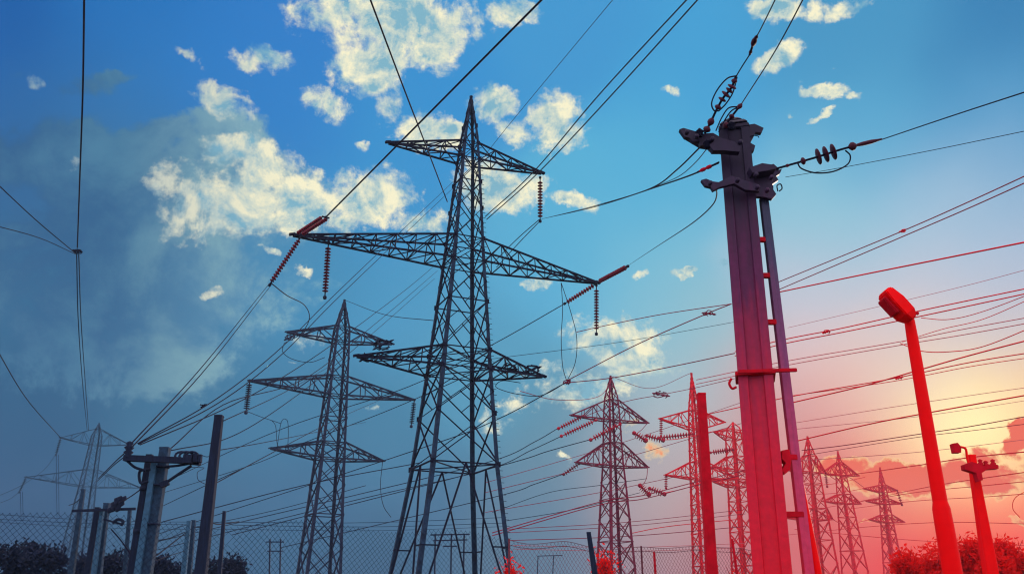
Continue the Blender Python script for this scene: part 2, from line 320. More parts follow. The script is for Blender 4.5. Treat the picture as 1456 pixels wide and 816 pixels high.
# ------------------------------------------------------------------ pylons
def pylon(label, apex, basepx, Y, widths, arms, m, mleg, lw, bw, group=None, panels=1.0, dense=False, name='lattice_pylon', apexr=.12, rot=None, foot=0):
    """apex, basepx: photo pixels; widths: (py, apparent width px); arms: (lx,ly,rx,ry,up_m,down_m[,stations])"""
    top = at(*apex, Y); b0 = at(basepx, 816, Y); k = b0.z/(top.z-b0.z)
    base = b0-(top-b0)*k; base.z = 0; base.y = Y
    def ctr(z): return base.lerp(top, z/top.z)
    A = []
    for a in arms:
        lx, ly, rx, ry, up, dn = a[:6]
        h = Y/((1/ratio(ly)+1/ratio(ry))/2)
        tl = at(lx, ly, h/ratio(ly)); tr = at(rx, ry, h/ratio(ry)); A.append((h+1.6, tl, tr, up, dn))
    if rot is None:
        d = A[0][2]-A[0][1]; d = max(((q[2]-q[1]) for q in A), key=lambda v: v.length); rot = math.atan2(d.y, d.x)
    ax = Vector((math.cos(rot), math.sin(rot), 0)); ay = Vector((-math.sin(rot), math.cos(rot), 0))
    app = abs(math.cos(rot))+abs(math.sin(rot))
    prof = sorted([(1.6+Y*ratio(py), w/ppm(py, Y)/app) for py, w in widths])
    z0, w0 = prof[0]; z1, w1 = prof[1]
    prof = [(0, w0+(w0-w1)/(z1-z0)*z0)]+prof
    def width(z):
        for (za, wa), (zb, wb) in zip(prof, prof[1:]):
            if z <= zb: return wa+(wb-wa)*(z-za)/(zb-za)
        za, wa = prof[-1]; return wa+(apexr-wa)*(z-za)/(top.z-za)
    def cor(z, i):
        sx, sy = ((-1, -1), (1, -1), (1, 1), (-1, 1))[i]; w = width(z)/2
        return ctr(z)+ax*sx*w+ay*sy*w
    t = thing(name, base, label, 'pylon', group)
    # panel heights
    keys = sorted(set([0]+([foot] if foot else [])+[q[0]-q[4] for q in A]+[q[0]+q[3] for q in A]+[top.z-.02]))
    zs = [0.]
    for a, b in zip(keys, keys[1:]):
        z = a; tot = b-a; steps = 1 if b == foot else max(1, round(tot/(width((a+b)/2)*panels+.35)))
        # uneven panels: taller lower down
        ws_ = [width(a+tot*(i+.5)/steps)+.3 for i in range(steps)]; sm = sum(ws_)
        for w in ws_: z += tot*w/sm; zs.append(z)
    # legs
    bp = [z for z, _ in prof]+[top.z]
    for i in range(4):
        mb = MB(); sx, sy = ((-1, -1), (1, -1), (1, 1), (-1, 1))[i]
        for a, b in zip(bp, bp[1:]):
            wa = lw*(1-.45*a/top.z); mb.ell(cor(a, i), cor(b, i), wa, -ax*sx, -ay*sy, wa*.2)
        mb.build('leg', mleg, t)
    mb = MB(); rr = random.Random(int(Y*7))
    for idx, (a, b) in enumerate(zip(zs, zs[1:])):
        bwz = bw*(1-.45*a/top.z)
        for i in range(4):
            j = (i+1) % 4; p, q, r_, s_ = cor(a, i), cor(a, j), cor(b, i), cor(b, j)
            if width(a) < .25: continue
            if idx == 0 and b-a > 2:                      # open foot with inverted V
                mid = r_.lerp(s_, .5); mb.bar(p, mid, bwz); mb.bar(q, mid, bwz)
                mb.bar(p.lerp(r_, .5), p.lerp(mid, .5), bwz*.7); mb.bar(q.lerp(s_, .5), q.lerp(mid, .5), bwz*.7)
            else:
                mb.bar(p, s_, bwz, bwz*.6); mb.bar(q+ay*.01, r_+ay*.01, bwz*.95, bwz*.6)
                if dense and 2.0 < width(a) and a > 15:
                    c = (p+q+r_+s_)/4
                    mb.bar(p.lerp(r_, .5), p.lerp(s_, .25), bwz*.6); mb.bar(q.lerp(s_, .5), q.lerp(r_, .25), bwz*.6)
                    mb.bar(p.lerp(r_, .5), r_.lerp(q, .25), bwz*.6); mb.bar(q.lerp(s_, .5), s_.lerp(p, .25), bwz*.6)
            if idx % 2 == 0 or any(abs(b-k2) < .01 for k2 in keys): mb.bar(r_, s_, bwz*.9, bwz*.7)
        if any(abs(b-k2) < .01 for k2 in keys[:-1]) and width(b) > .4:
            mb.bar(cor(b, 0), cor(b, 2), bwz*.6); mb.bar(cor(b, 1), cor(b, 3), bwz*.6)
    if dense:                                             # gusset plates and step bolts
        for z in zs[1:-3]:
            for i in range(4):
                c = cor(z, i); mb.bar(c-Vector((0, 0, .2)), c+Vector((0, 0, .2)), .26*(1-.4*z/top.z), .05)
        z = 3.
        while z < top.z-5:
            c = cor(z, 1); mb.bar(c, c+ax*.22, .035); z += .45
    mb.build('bracing', m, t)
    # arms
    for (z, tl, tr, up, dn) in A:
        for tip, sx in ((tl, -1), (tr, 1)):
            if tip is None: continue
            ids = (0, 3) if sx < 0 else (1, 2)
            U = [cor(z+up, i) for i in ids]; Dn_ = [cor(z-dn, i) for i in ids]
            mb = MB(); aw = bw*1.0
            e = ay*.12
            tips = [tip-e, tip+e]
            for k in range(2):
                mb.bar(U[k], tips[k], aw); mb.bar(Dn_[k], tips[k]-Vector((0, 0, .05)), aw)
            n_ = max(3, int((tip-U[0]).length/(1.5 if dense else 2.2)))
            for s in range(n_):
                f0, f1 = s/n_, (s+1)/n_
                if f1 > .97: f1 = .97
                for k in range(2):
                    a0, a1 = U[k].lerp(tips[k], f0), U[k].lerp(tips[k], f1); b0_, b1 = Dn_[k].lerp(tips[k], f0), Dn_[k].lerp(tips[k], f1)
                    mb.bar(a1, b1, aw*.6)
                    mb.bar(a0, b1, aw*.6) if s % 2 else mb.bar(b0_, a1, aw*.6)
                for P in (U, Dn_):
                    c0, c1 = P[0].lerp(tips[0], f0), P[1].lerp(tips[1], f1); d1 = P[0].lerp(tips[0], f1)
                    mb.bar(c0, c1, aw*.5); mb.bar(d1, c1, aw*.55)
            mb.bar(tip-ax*.15*sx+Vector((0, 0, .1)), tip+ax*.3*sx-Vector((0, 0, .02)), .3, .16)
            mb.build('crossarm', m, t)
    return t, A

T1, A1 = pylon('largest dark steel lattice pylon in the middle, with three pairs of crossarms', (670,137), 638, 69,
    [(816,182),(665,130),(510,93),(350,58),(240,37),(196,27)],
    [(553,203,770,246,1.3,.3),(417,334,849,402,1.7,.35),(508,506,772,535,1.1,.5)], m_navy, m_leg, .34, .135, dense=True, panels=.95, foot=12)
T2, A2 = pylon('slimmer dark blue pylon left of the largest one, wide middle arms', (490,426), 453, 124,
    [(816,70),(650,48),(550,36),(470,27)],
    [(408,472,558,489,1.6,.6),(355,541,588,568,1.9,.8),(385,637,545,655,1.6,.6)], m_navy2, m_navy2, .42, .20, panels=.9)
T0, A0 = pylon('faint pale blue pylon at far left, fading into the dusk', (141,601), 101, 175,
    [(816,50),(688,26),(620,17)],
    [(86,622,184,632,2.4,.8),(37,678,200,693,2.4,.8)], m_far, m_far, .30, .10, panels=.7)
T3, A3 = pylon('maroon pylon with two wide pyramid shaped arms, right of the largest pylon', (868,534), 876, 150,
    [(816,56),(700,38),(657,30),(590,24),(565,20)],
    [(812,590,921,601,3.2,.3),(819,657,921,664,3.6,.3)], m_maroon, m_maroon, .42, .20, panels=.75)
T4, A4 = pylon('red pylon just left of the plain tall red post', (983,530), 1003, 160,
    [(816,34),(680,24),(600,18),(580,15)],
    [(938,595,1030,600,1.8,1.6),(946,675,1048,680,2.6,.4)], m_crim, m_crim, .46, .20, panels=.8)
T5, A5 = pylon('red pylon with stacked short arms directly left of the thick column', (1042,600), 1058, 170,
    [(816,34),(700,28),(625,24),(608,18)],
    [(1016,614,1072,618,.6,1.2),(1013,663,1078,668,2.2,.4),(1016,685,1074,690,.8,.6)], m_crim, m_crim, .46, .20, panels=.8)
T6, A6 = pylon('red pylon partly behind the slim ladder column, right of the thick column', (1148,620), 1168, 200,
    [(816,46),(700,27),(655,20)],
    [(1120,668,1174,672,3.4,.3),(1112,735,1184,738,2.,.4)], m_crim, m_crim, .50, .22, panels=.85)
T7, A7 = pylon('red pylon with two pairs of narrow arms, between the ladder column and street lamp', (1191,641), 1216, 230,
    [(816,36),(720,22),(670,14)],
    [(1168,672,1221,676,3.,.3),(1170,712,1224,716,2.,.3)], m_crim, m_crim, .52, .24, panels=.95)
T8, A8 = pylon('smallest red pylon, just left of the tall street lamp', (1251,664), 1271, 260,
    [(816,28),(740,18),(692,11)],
    [(1228,694,1276,697,1.2,.9),(1236,738,1286,742,1.6,.5),(1232,712,1282,716,1.,.5)], m_crim, m_crim, .54, .26, panels=1.)

# ------------------------------------------------------------------ wires
def catmull(pts, k=8):
    if len(pts) == 2: 
        return [tuple(a+(b-a)*i/10 for a, b in zip(*pts)) for i in range(11)]
    P = [tuple(2*a-b for a, b in zip(pts[0], pts[1]))]+list(pts)+[tuple(2*a-b for a, b in zip(pts[-1], pts[-2]))]; out = []
    for i in range(1, len(P)-2):
        for s in range(k):
            t = s/k; out.append(tuple(.5*((2*b)+(-a+c)*t+(2*a-5*b+4*c-d)*t*t+(-a+3*b-3*c+d)*t**3) for a, b, c, d in zip(P[i-1], P[i], P[i+1], P[i+2])))
    out.append(tuple(P[-2])); return out
def path(px, Y0, Y1):
    c = catmull([(float(x), float(y)) for x, y in px]); s = [0.]
    for a, b in zip(c, c[1:]): s.append(s[-1]+math.dist(a, b))
    return [at(x, y, 1/((1-q/s[-1])/Y0+(q/s[-1])/Y1)) for (x, y), q in zip(c, s)]
def wire(label, px, Y0, Y1, w, m=None, group=None, name='power_cable', cat='cable', parent=None):
    P = path(px, Y0, Y1); mid = px[len(px)//2]; Ym = 2/(1/Y0+1/Y1)
    r = w/ppm(mid[1], Ym)/2
    o = MB().tube(P, r, 5).build(name, m or m_wire, parent)
    if parent is None: tag(o, label, cat, group)
    return o
NW = m_wire; FB = m_wirefaint; MR = m_wiremar; RD = m_wirered; PK = m_wirepink
CR = 'cables strung across the right of the sky'; CC = 'cables strung past the middle pylons'; CLF = 'cables in the left of the sky'
for a in [
 # left
 ('near vertical dark cable dropping from the top edge at far left', [(120,-20),(118,120),(114,240),(110,352)], 30, 62, 2.6, NW, CLF),
 ('left strand of the thin pair hanging below the small clamp at far left', [(109,360),(111,450),(117,540),(124,612)], 62, 170, 1.2, FB, CLF),
 ('right strand of the thin pair hanging below the small clamp at far left', [(112,360),(115,450),(121,540),(126,612)], 62, 170, 1.2, FB, CLF),
 ('steeper of two cables from the left edge to the small clamp', [(-10,256),(50,312),(107,360)], 45, 62, 1.5, NW, CLF),
 ('flatter of two cables from the left edge to the small clamp', [(-10,320),(55,338),(107,361)], 45, 62, 1.2, NW, CLF),
 ('sagging cable from the left edge down to the upper arm of the faint pylon', [(-10,487),(35,563),(86,622)], 90, 172, 1.3, NW, CLF),
 ('thin cable sagging left from the upper insulator of the faint pylon', [(80,645),(62,668),(30,690),(-10,708)], 170, 150, .7, FB, CLF),
 ('thin cable sagging left from the lower insulator of the faint pylon', [(28,698),(14,709),(-10,718)], 170, 150, .7, FB, CLF),
 # centre, from overhead
 ('thickest dark cable, from the top edge to the left tip of the largest pylon', [(790,-20),(640,131),(462,310)], 34, 60, 3.0, NW, CC),
 ('dark cable crossing the thickest one to the body of the largest pylon', [(519,-20),(570,115),(604,203),(636,287)], 34, 68, 2.3, NW, CC),
 ('left cable of the long pair crossing the right upper arm tip', [(995,-20),(858,128),(760,243),(690,308)], 36, 70, 2.0, NW, CC),
 ('right cable of the long pair crossing the right upper arm tip', [(1010,-20),(870,135),(765,246),(692,312)], 36, 70, 2.0, NW, CC),
 ('thinnest cable of the upper sky, from the top edge behind the largest pylon', [(888,-20),(740,158),(690,220)], 60, 100, .9, NW, CC),
 ('upper wire of the pair from the slanting left insulators to the near pole crossarm', [(384,402),(280,530),(187,630)], 62, 22.2, 1.5, NW, CC),
 ('lower wire of the pair from the slanting left insulators to the near pole crossarm', [(386,405),(286,532),(189,634)], 62, 22.2, 1.5, NW, CC),
 ('topmost of three cables slanting from behind the largest pylon to the near left pole', [(648,255),(477,418),(390,503),(300,572),(196,630)], 74, 22.4, 1.2, NW, CC),
 ('middle of three cables slanting from behind the largest pylon to the near left pole', [(650,262),(484,420),(397,507),(310,573),(197,631)], 74, 22.4, 1.2, NW, CC),
 ('lowest of three cables slanting from behind the largest pylon to the near left pole', [(625,372),(560,425),(440,512),(330,576),(199,632)], 74, 22.4, 1.2, NW, CC),
 ('cable passing over the slimmer pylon down to the top of the near pale pole', [(622,385),(540,455),(430,540),(318,575),(242,638)], 76, 22.2, 1.1, NW, CC),
 ('thin cable from behind the largest pylon down behind the near pale pole', [(618,396),(525,478),(425,560),(330,620),(244,640)], 76, 22.3, 1.0, NW, CC),
 ('curved jumper from the lower left insulators to the upper arm of the slimmer pylon', [(386,403),(408,420),(432,433),(440,452),(428,474),(404,488)], 62, 118, 1.3, NW, CC),
 ('short jumper swooping under the left upper arm of the slimmer pylon', [(404,488),(402,500),(415,510),(440,515),(462,508)], 118, 122, .9, NW, CC),
 ('slack wire from the peak of the slimmer pylon right to the largest pylon', [(491,427),(550,448),(620,456)], 124, 72, .9, NW, CC),
 ('upper wire from the highest hanging insulator to the thick column top', [(768,312),(845,293),(925,268),(962,242),(1000,205)], 72, 10.6, 1.5, NW, CC),
 ('lower wire from the highest hanging insulator to the thick column neck', [(768,312),(850,293),(930,267),(985,248),(1022,231)], 72, 10.4, 1.7, NW, CC),
 ('third wire beside them, ending on the crossarm of the thick column', [(925,268),(965,251),(990,230),(1008,208)], 22, 10.6, 1.2, NW, CC),
 ('left wire leaving the hanging insulator at the upper right arm towards the middle arm', [(767,312),(735,340),(700,375)], 72, 80, 1.2, NW, CC),
 ('right wire leaving the hanging insulator at the upper right arm towards the middle arm', [(769,313),(740,343),(706,380)], 72, 80, 1.2, NW, CC),
 ('sagging wire from the right middle arm up to the lower column bracket', [(891,379),(935,350),(985,317),(1012,293),(1019,278),(1017,264)], 68, 10.2, 1.3, NW, CC),
 ('cable falling left from the right middle arm insulators behind the largest pylon', [(806,430),(700,490),(580,550),(400,610),(215,694)], 76, 120, 1.1, NW, CC),
 ('left side of the long jumper loop hanging from the right middle arm', [(798,402),(800,440),(798,480),(800,520),(806,542)], 73, 74, 1.0, NW, CC),
 ('right side of the long jumper loop hanging from the right middle arm', [(798,402),(812,445),(820,480),(818,515),(806,542)], 73, 74, 1.0, NW, CC),
 ('jumper curling below the right lower arm of the largest pylon', [(806,543),(770,562),(735,560),(708,552),(706,546),(716,541),(740,544)], 74, 72, 1.1, NW, CC),
 ('cable from the long jumper loop down left past the largest pylon', [(806,543),(705,597),(590,640),(190,770)], 74, 120, 1.2, NW, CC),
 ('cable rising right from the long jumper loop to the thick column', [(806,541),(905,490),(1000,448),(1040,432)], 74, 60, 1.4, MR, CC),
 ('cable from below the jumper loop right towards the collar of the thick column', [(806,544),(870,537),(960,520),(1045,502)], 74, 66, 1.4, MR, CC),
 ('thin curved cable right of the long jumper loop', [(820,472),(860,463),(940,447),(1040,432)], 74, 62, 1.2, MR, CC),
 ('thin slack cable from the faint jumper loop over the maroon pylon', [(740,556),(790,568),(850,564),(872,535)], 90, 148, .9, MR, CC),
 ('thin wire from the maroon pylon peak to the red pylon peak', [(869,535),(925,552),(983,530)], 150, 160, .7, MR, CC),
 # between the pylons, low
 ('thin cable carrying the looped fitting left of the red pylon peak', [(1045,538),(985,552),(940,561),(885,572),(820,596)], 160, 152, .9, MR, CC),
 ('short link from the upper right arm tip of the maroon pylon to its insulator', [(921,601),(912,611),(904,617)], 150, 150, .9, MR, CC),
 ('short link between the two insulators of the upper arm cable', [(915,624),(918,624),(922,620)], 150, 152, 1.0, MR, CC),
 ('cable from the upper arm insulators on to the red pylon body', [(940,625),(962,624),(990,618),(1040,608)], 152, 160, 1.1, RD, CC),
 ('short link from the lower right arm tip of the maroon pylon to its insulator', [(921,664),(919,680),(912,692)], 150, 150, .9, MR, CC),
 ('short link between the two insulators of the lower arm cable', [(920,700),(923,699),(926,695)], 150, 152, 1.0, MR, CC),
 ('cable from the lower arm insulators on to the red pylon body', [(942,701),(970,695),(1000,686),(1045,678)], 152, 160, 1.1, RD, CC),
 ('upper cable of the pair crossing behind the maroon pylon at mid height', [(700,757),(850,714),(914,704),(985,686),(1060,668)], 120, 140, 1.3, MR, CC),
 ('lower cable of the pair crossing behind the maroon pylon at mid height', [(700,761),(850,718),(914,709),(985,691),(1060,674)], 120, 140, 1.3, MR, CC),
 ('cable falling left from the upper left arm insulators of the maroon pylon', [(796,607),(760,628),(700,655),(520,700),(200,775)], 148, 160, 1.1, NW, CC),
 ('second cable falling left from the upper arm insulators of the maroon pylon', [(800,619),(755,640),(690,668),(500,712),(205,786)], 148, 160, 1.1, NW, CC),
 ('cable falling left from the insulator at the body of the maroon pylon', [(842,624),(780,641),(700,665),(330,760)], 148, 160, 1.2, NW, CC),
 ('cable falling left from the lower arm insulator of the maroon pylon', [(803,673),(760,688),(700,707),(400,778)], 148, 160, 1.1, NW, CC),
 ('thin cable under the lower arm of the maroon pylon', [(920,680),(850,690),(780,700),(700,728)], 150, 158, .8, NW, CC),
 ('low thin cable between the maroon pylon and the tall red post', [(896,758),(950,748),(1048,738)], 150, 160, 1.1, RD, CC),
 ('dark cable crossing low behind the legs of the slimmer pylon', [(206,748),(430,690),(600,657)], 150, 160, 1.3, NW, CC),
 ('cable just above it ending at the left lower arm of the largest pylon', [(226,702),(360,660),(430,630),(560,580),(700,518)], 130, 80, 1.0, NW, CC),
 ('thin cable running right from the tall dark pole past the slimmer pylon', [(318,598),(400,560),(470,520)], 18, 60, 1.0, NW, CC),
 ('thin cable right of the middle of the tall dark pole', [(310,640),(380,628),(520,600)], 18.2, 60, .9, NW, CC),
 ('cable rising right from the lower half of the tall dark pole', [(308,686),(345,666),(470,600),(560,560)], 18.2, 70, 1.0, NW, CC),
 ('low cable rising right from behind the tall dark pole', [(225,722),(292,690),(340,668)], 26, 18.3, 1.0, NW, CC),
 ('drop wire from the left lower arm of the slimmer pylon', [(544,656),(541,690),(545,718),(556,735)], 124, 124, .9, NW, CC),
 ('slack wire from the left insulator of the slimmer pylon to the wire loops', [(350,584),(370,592),(388,598),(400,602)], 118, 116, .8, NW, CC),
 ('left loop of drop wire above the left lower arm of the slimmer pylon', [(386,597),(392,606),(394,630),(398,636)], 117, 118, .8, NW, CC),
 ('right loop of drop wire above the left lower arm of the slimmer pylon', [(394,636),(400,600),(408,597),(410,612),(409,638)], 117, 118, .8, NW, CC),
 # right
 ('uppermost cable right of the thick column, dark, carrying the three disc insulator', [(1480,124),(1360,163),(1250,200)], 6, 9.4, 1.9, NW, CR),
 ('hair thin dark cable just below the disc insulator line', [(1480,182),(1330,213),(1200,238),(1117,252)], 7, 10, 1.0, NW, CR),
 ('upper wire of the parallel mauve pair reaching the right edge', [(1480,240),(1380,286),(1280,330),(1107,401)], 40, 62, 1.6, MR, CR),
 ('lower wire of the parallel mauve pair reaching the right edge', [(1480,250),(1380,295),(1280,338),(1107,412)], 40, 62, 1.6, MR, CR),
 ('bold red cable below the mauve pair', [(1480,340),(1340,368),(1220,392),(1105,416)], 40, 62, 2.3, RD, CR),
 ('pale thin wire in the sky under the bold red cable', [(1480,378),(1350,412),(1120,466)], 80, 120, .7, PK, CR),
 ('upper red cable running just above the street lamp head to the right edge', [(1480,406),(1312,441),(1200,466),(1118,482),(1045,500)], 50, 66, 1.7, RD, CR),
 ('lower red cable running just above the street lamp head to the right edge', [(1480,413),(1312,449),(1200,472),(1118,488),(1045,506)], 50, 66, 1.7, RD, CR),
 ('slack red wire rising right from the back of the street lamp', [(1310,452),(1350,454),(1400,442),(1480,412)], 30, 26, 1.2, RD, CR),
 ('second slack red wire right of the lamp, crossing the upper cables', [(1480,418),(1400,453),(1340,468),(1283,486)], 26, 31, 1.1, RD, CR),
 ('drooping red cable right of the lamp neck', [(1480,460),(1400,492),(1350,500),(1310,499),(1280,488)], 26, 31, 1.4, RD, CR),
 ('upper wire of the rosy pair crossing behind the lamp neck', [(1480,448),(1370,468),(1284,485),(1120,513),(990,540)], 70, 90, 1.2, PK, CR),
 ('lower wire of the rosy pair crossing behind the lamp neck', [(1480,456),(1370,476),(1284,490),(1120,519),(990,546)], 70, 90, 1.2, PK, CR),
 ('bold red cable crossing the upper third of the lamp pole', [(1480,479),(1380,505),(1300,528),(1230,548),(1128,572)], 50, 62, 2.0, RD, CR),
 ('red cable just under the bold one on the lamp pole', [(1480,499),(1380,515),(1270,538),(1128,563),(1000,590)], 55, 70, 1.5, RD, CR),
 ('thin red cable under the bold one on the lamp pole', [(1480,506),(1380,521),(1270,542),(1122,563)], 58, 70, 1.1, RD, CR),
 ('thin pale cable high over the sunset glow', [(1480,548),(1380,562),(1260,580),(1118,603)], 90, 110, .8, PK, CR),
 ('bold dark red cable crossing just over the sunset glow', [(1480,558),(1340,583),(1240,602),(1128,628)], 60, 75, 1.9, RD, CR),
 ('cable crossing the bright sunset glow above the small lamp', [(1480,588),(1380,606),(1300,618),(1200,633),(1140,640)], 80, 100, 1.3, MR, CR),
 ('thinner cable crossing the bright sunset glow below its bolder neighbour', [(1480,600),(1390,611),(1300,622),(1140,648)], 80, 100, .9, MR, CR),
 ('dark cable under the sun running left to the narrow pylons', [(1480,640),(1380,650),(1300,662),(1190,676),(1165,668)], 90, 200, 1.4, RD, CR),
 ('cable meeting the small right pole below its bracket', [(1480,668),(1408,678),(1330,690),(1224,712)], 90, 220, 1.1, RD, CR),
 ('pair of low cables, upper one, right of the lamp pole', [(1480,682),(1400,690),(1300,700),(1170,722)], 110, 210, .9, RD, CR),
 ('pair of low cables, lower one, right of the lamp pole', [(1480,700),(1400,706),(1300,712),(1200,724)], 110, 210, .8, RD, CR),
 ('lowest red cable over the bushes at right', [(1480,745),(1350,742),(1240,748),(1120,760)], 120, 210, .8, RD, CR),
 ('thin curved wire by the right edge under the sunset', [(1480,690),(1446,705),(1440,722),(1450,735)], 60, 60, 1., RD, CR),
 ('arched wire linking the tops of the two narrow red pylons', [(1175,672),(1190,682),(1206,678),(1228,692)], 205, 255, 1., RD, CR),
 ('slack wire joining the lower arms of the narrow red pylons', [(1184,738),(1205,748),(1222,742),(1236,738)], 205, 255, .9, RD, CR),
 ('left cable of the pair rising from the thick column top to the top edge', [(1112,-20),(1085,35),(1076,52)], 6.8, 8.2, 1.9, NW, CR),
 ('right cable of the pair rising from the thick column top to the top edge', [(1152,-20),(1105,68),(1053,150)], 6.5, 9.6, 1.9, NW, CR),
 ('middle stretch of the left cable above the thick column', [(1066,78),(1055,95),(1046,110)], 8.6, 9.0, 1.9, NW, CR),
]: wire(*a)
# many thin far cables just over the horizon, each its own object
k = 0
for (x0, y0, x1, y1, Y, w, m, lab) in [
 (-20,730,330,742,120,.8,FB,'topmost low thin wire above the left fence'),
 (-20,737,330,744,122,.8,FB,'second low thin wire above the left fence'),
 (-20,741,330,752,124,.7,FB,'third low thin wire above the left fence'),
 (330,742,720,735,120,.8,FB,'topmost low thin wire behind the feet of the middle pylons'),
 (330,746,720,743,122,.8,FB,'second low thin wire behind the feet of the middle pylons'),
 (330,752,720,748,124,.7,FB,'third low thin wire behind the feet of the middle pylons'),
 (720,752,1060,724,140,.8,MR,'thin low wire rising right below the cable pair of the maroon pylon'),
 (720,757,1060,730,142,.8,MR,'second thin low wire rising right below the cable pair of the maroon pylon'),
 (720,768,1060,748,144,1.0,MR,'third thin low wire rising right, above the right fence'),
 (730,775,1060,772,146,.7,PK,'level thin wire just over the right fence, upper'),
 (730,780,1060,778,148,.7,PK,'level thin wire just over the right fence, lower'),
 (690,700,1060,600,130,.8,MR,'long thin wire rising right under the upper arms of the maroon pylon'),
 (690,686,1060,570,128,.7,MR,'long thin wire rising right across the upper arms of the maroon pylon'),
 (690,728,1060,655,132,.8,MR,'long thin wire rising right under the lower arms of the maroon pylon'),
 (700,510,1060,455,112,.7,NW,'faint wire rising right over the low cream clouds'),
 (520,690,262,752,140,.9,NW,'wire falling left behind the slimmer pylon to the small dark poles'),
 (720,740,910,700,138,.8,NW,'short thin wire behind the maroon pylon legs'),
 (1130,690,1230,678,190,.8,RD,'thin wire between the narrow pylons, upper'),
 (1130,702,1240,692,192,.8,RD,'thin wire between the narrow pylons, middle'),
 (1130,752,1480,776,194,.8,RD,'thin wire between the narrow pylons, lowest'),
 (1130,610,1480,566,160,.7,PK,'pale wire above the sunset glow from the ladder column'),
 (1130,655,1480,622,165,.8,PK,'pale wire just under the sunset glow from the ladder column')]:
    wire(lab, [(x0,y0),((x0+x1)/2,(y0+y1)/2+4),(x1,y1)], Y, Y+15, w, m, 'far thin wires low over the horizon')

# ------------------------------------------------------------------ insulator strings
discmesh = {}
def string(label, a, b, n, rpx, m, Yp=70, two=None, group='disc insulator strings on the middle pylons', parts=True, fm=None):
    fm = fm or NW
    a = Vector(a); b = Vector(b); L = (b-a).length
    t = thing('insulator_string', a, label, 'insulator', group)
    x, y, z = MB().frame(a, b)
    lines = [(a, b)] if not two else [(a+x*two, b+x*two), (a-x*two, b-x*two)]
    for (p, q) in lines:
        MB().tube([p, q], rpx*.22, 6).build('core_rod', fm, t)
        first = None
        for i in range(n):
            f = .10+.80*i/(n-1); c = p.lerp(q, f); h = L*.8/(n-1)*.62
            if parts:
                if first is None:
                    mb = MB(); pr = [(0, rpx*.25), (.1, rpx*.45), (.35, rpx*.6), (.62, rpx), (.74, rpx), (.70, rpx*.55), (1, rpx*.3)]
                    mb.lathe(c-z*h/2, c+z*h/2, pr, 12); first = (mb.build('disc', m, t), c)
                else:
                    o = first[0].copy(); COL.objects.link(o); o.parent = t; o.location = c-first[1]
            else: pass
        if not parts:
            mb = MB()
            for i in range(n):
                f = .10+.80*i/(n-1); c = p.lerp(q, f); h = L*.8/(n-1)*.62
                mb.lathe(c-z*h/2, c+z*h/2, [(0, rpx*.3), (.35, rpx*.6), (.6, rpx), (.75, rpx), (1, rpx*.3)], 8)
            mb.build('disc_stack', m, t)
    if two:
        MB().bar(a-x*two*1.4, a+x*two*1.4, rpx*.6).build('yoke_plate', fm, t); MB().bar(b-x*two*1.4, b+x*two*1.4, rpx*.6).build('yoke_plate', fm, t)
    MB().lathe(b-z*.05, b+z*rpx*1.2, [(0, .01), (.2, rpx*.6), (.8, rpx*.6), (1, .01)], 8).build('end_fitting', fm, t)
    e = MB().lathe(a-z*rpx*1.0, a+z*.05, [(0, .01), (.2, rpx*.5), (.8, rpx*.5), (1, .01)], 8)
    e.build('end_fitting', fm, t)
    return t
Y1 = lambda i, s: A1[i][s].y
string('red brown disc string hanging from the right tip of the topmost arm', at(768,254,Y1(0,2)), at(768,313,Y1(0,2)), 12, .23, m_ins)
MB().tube([A1[0][2], at(768,254,Y1(0,2))], .04, 5)
string('red brown disc string hanging near the left end of the longest arm', at(467,346,65), at(462,421,65), 15, .24, m_ins)
string('red brown disc string hanging straight down from the right end of the longest arm', at(848,407,Y1(1,2)), at(848,473,Y1(1,2)), 14, .23, m_ins)
string('paired disc strings slanting up from the left middle arm tip to the thickest cable', at(424,334,63), at(463,309,58), 12, .15, m_ins, two=.20)
string('paired disc strings slanting down left from the left middle arm tip', at(427,338,63), at(384,404,62), 15, .18, m_ins, two=.24)
string('red disc string slanting up right from the right middle arm tip', at(850,401,Y1(1,2)), at(892,379,66), 11, .21, m_ins)
string('red disc string slanting down left from the right middle arm tip', at(847,404,Y1(1,2)), at(804,431,77), 11, .21, m_ins)
G2 = 'small insulator strings on the farther pylons'
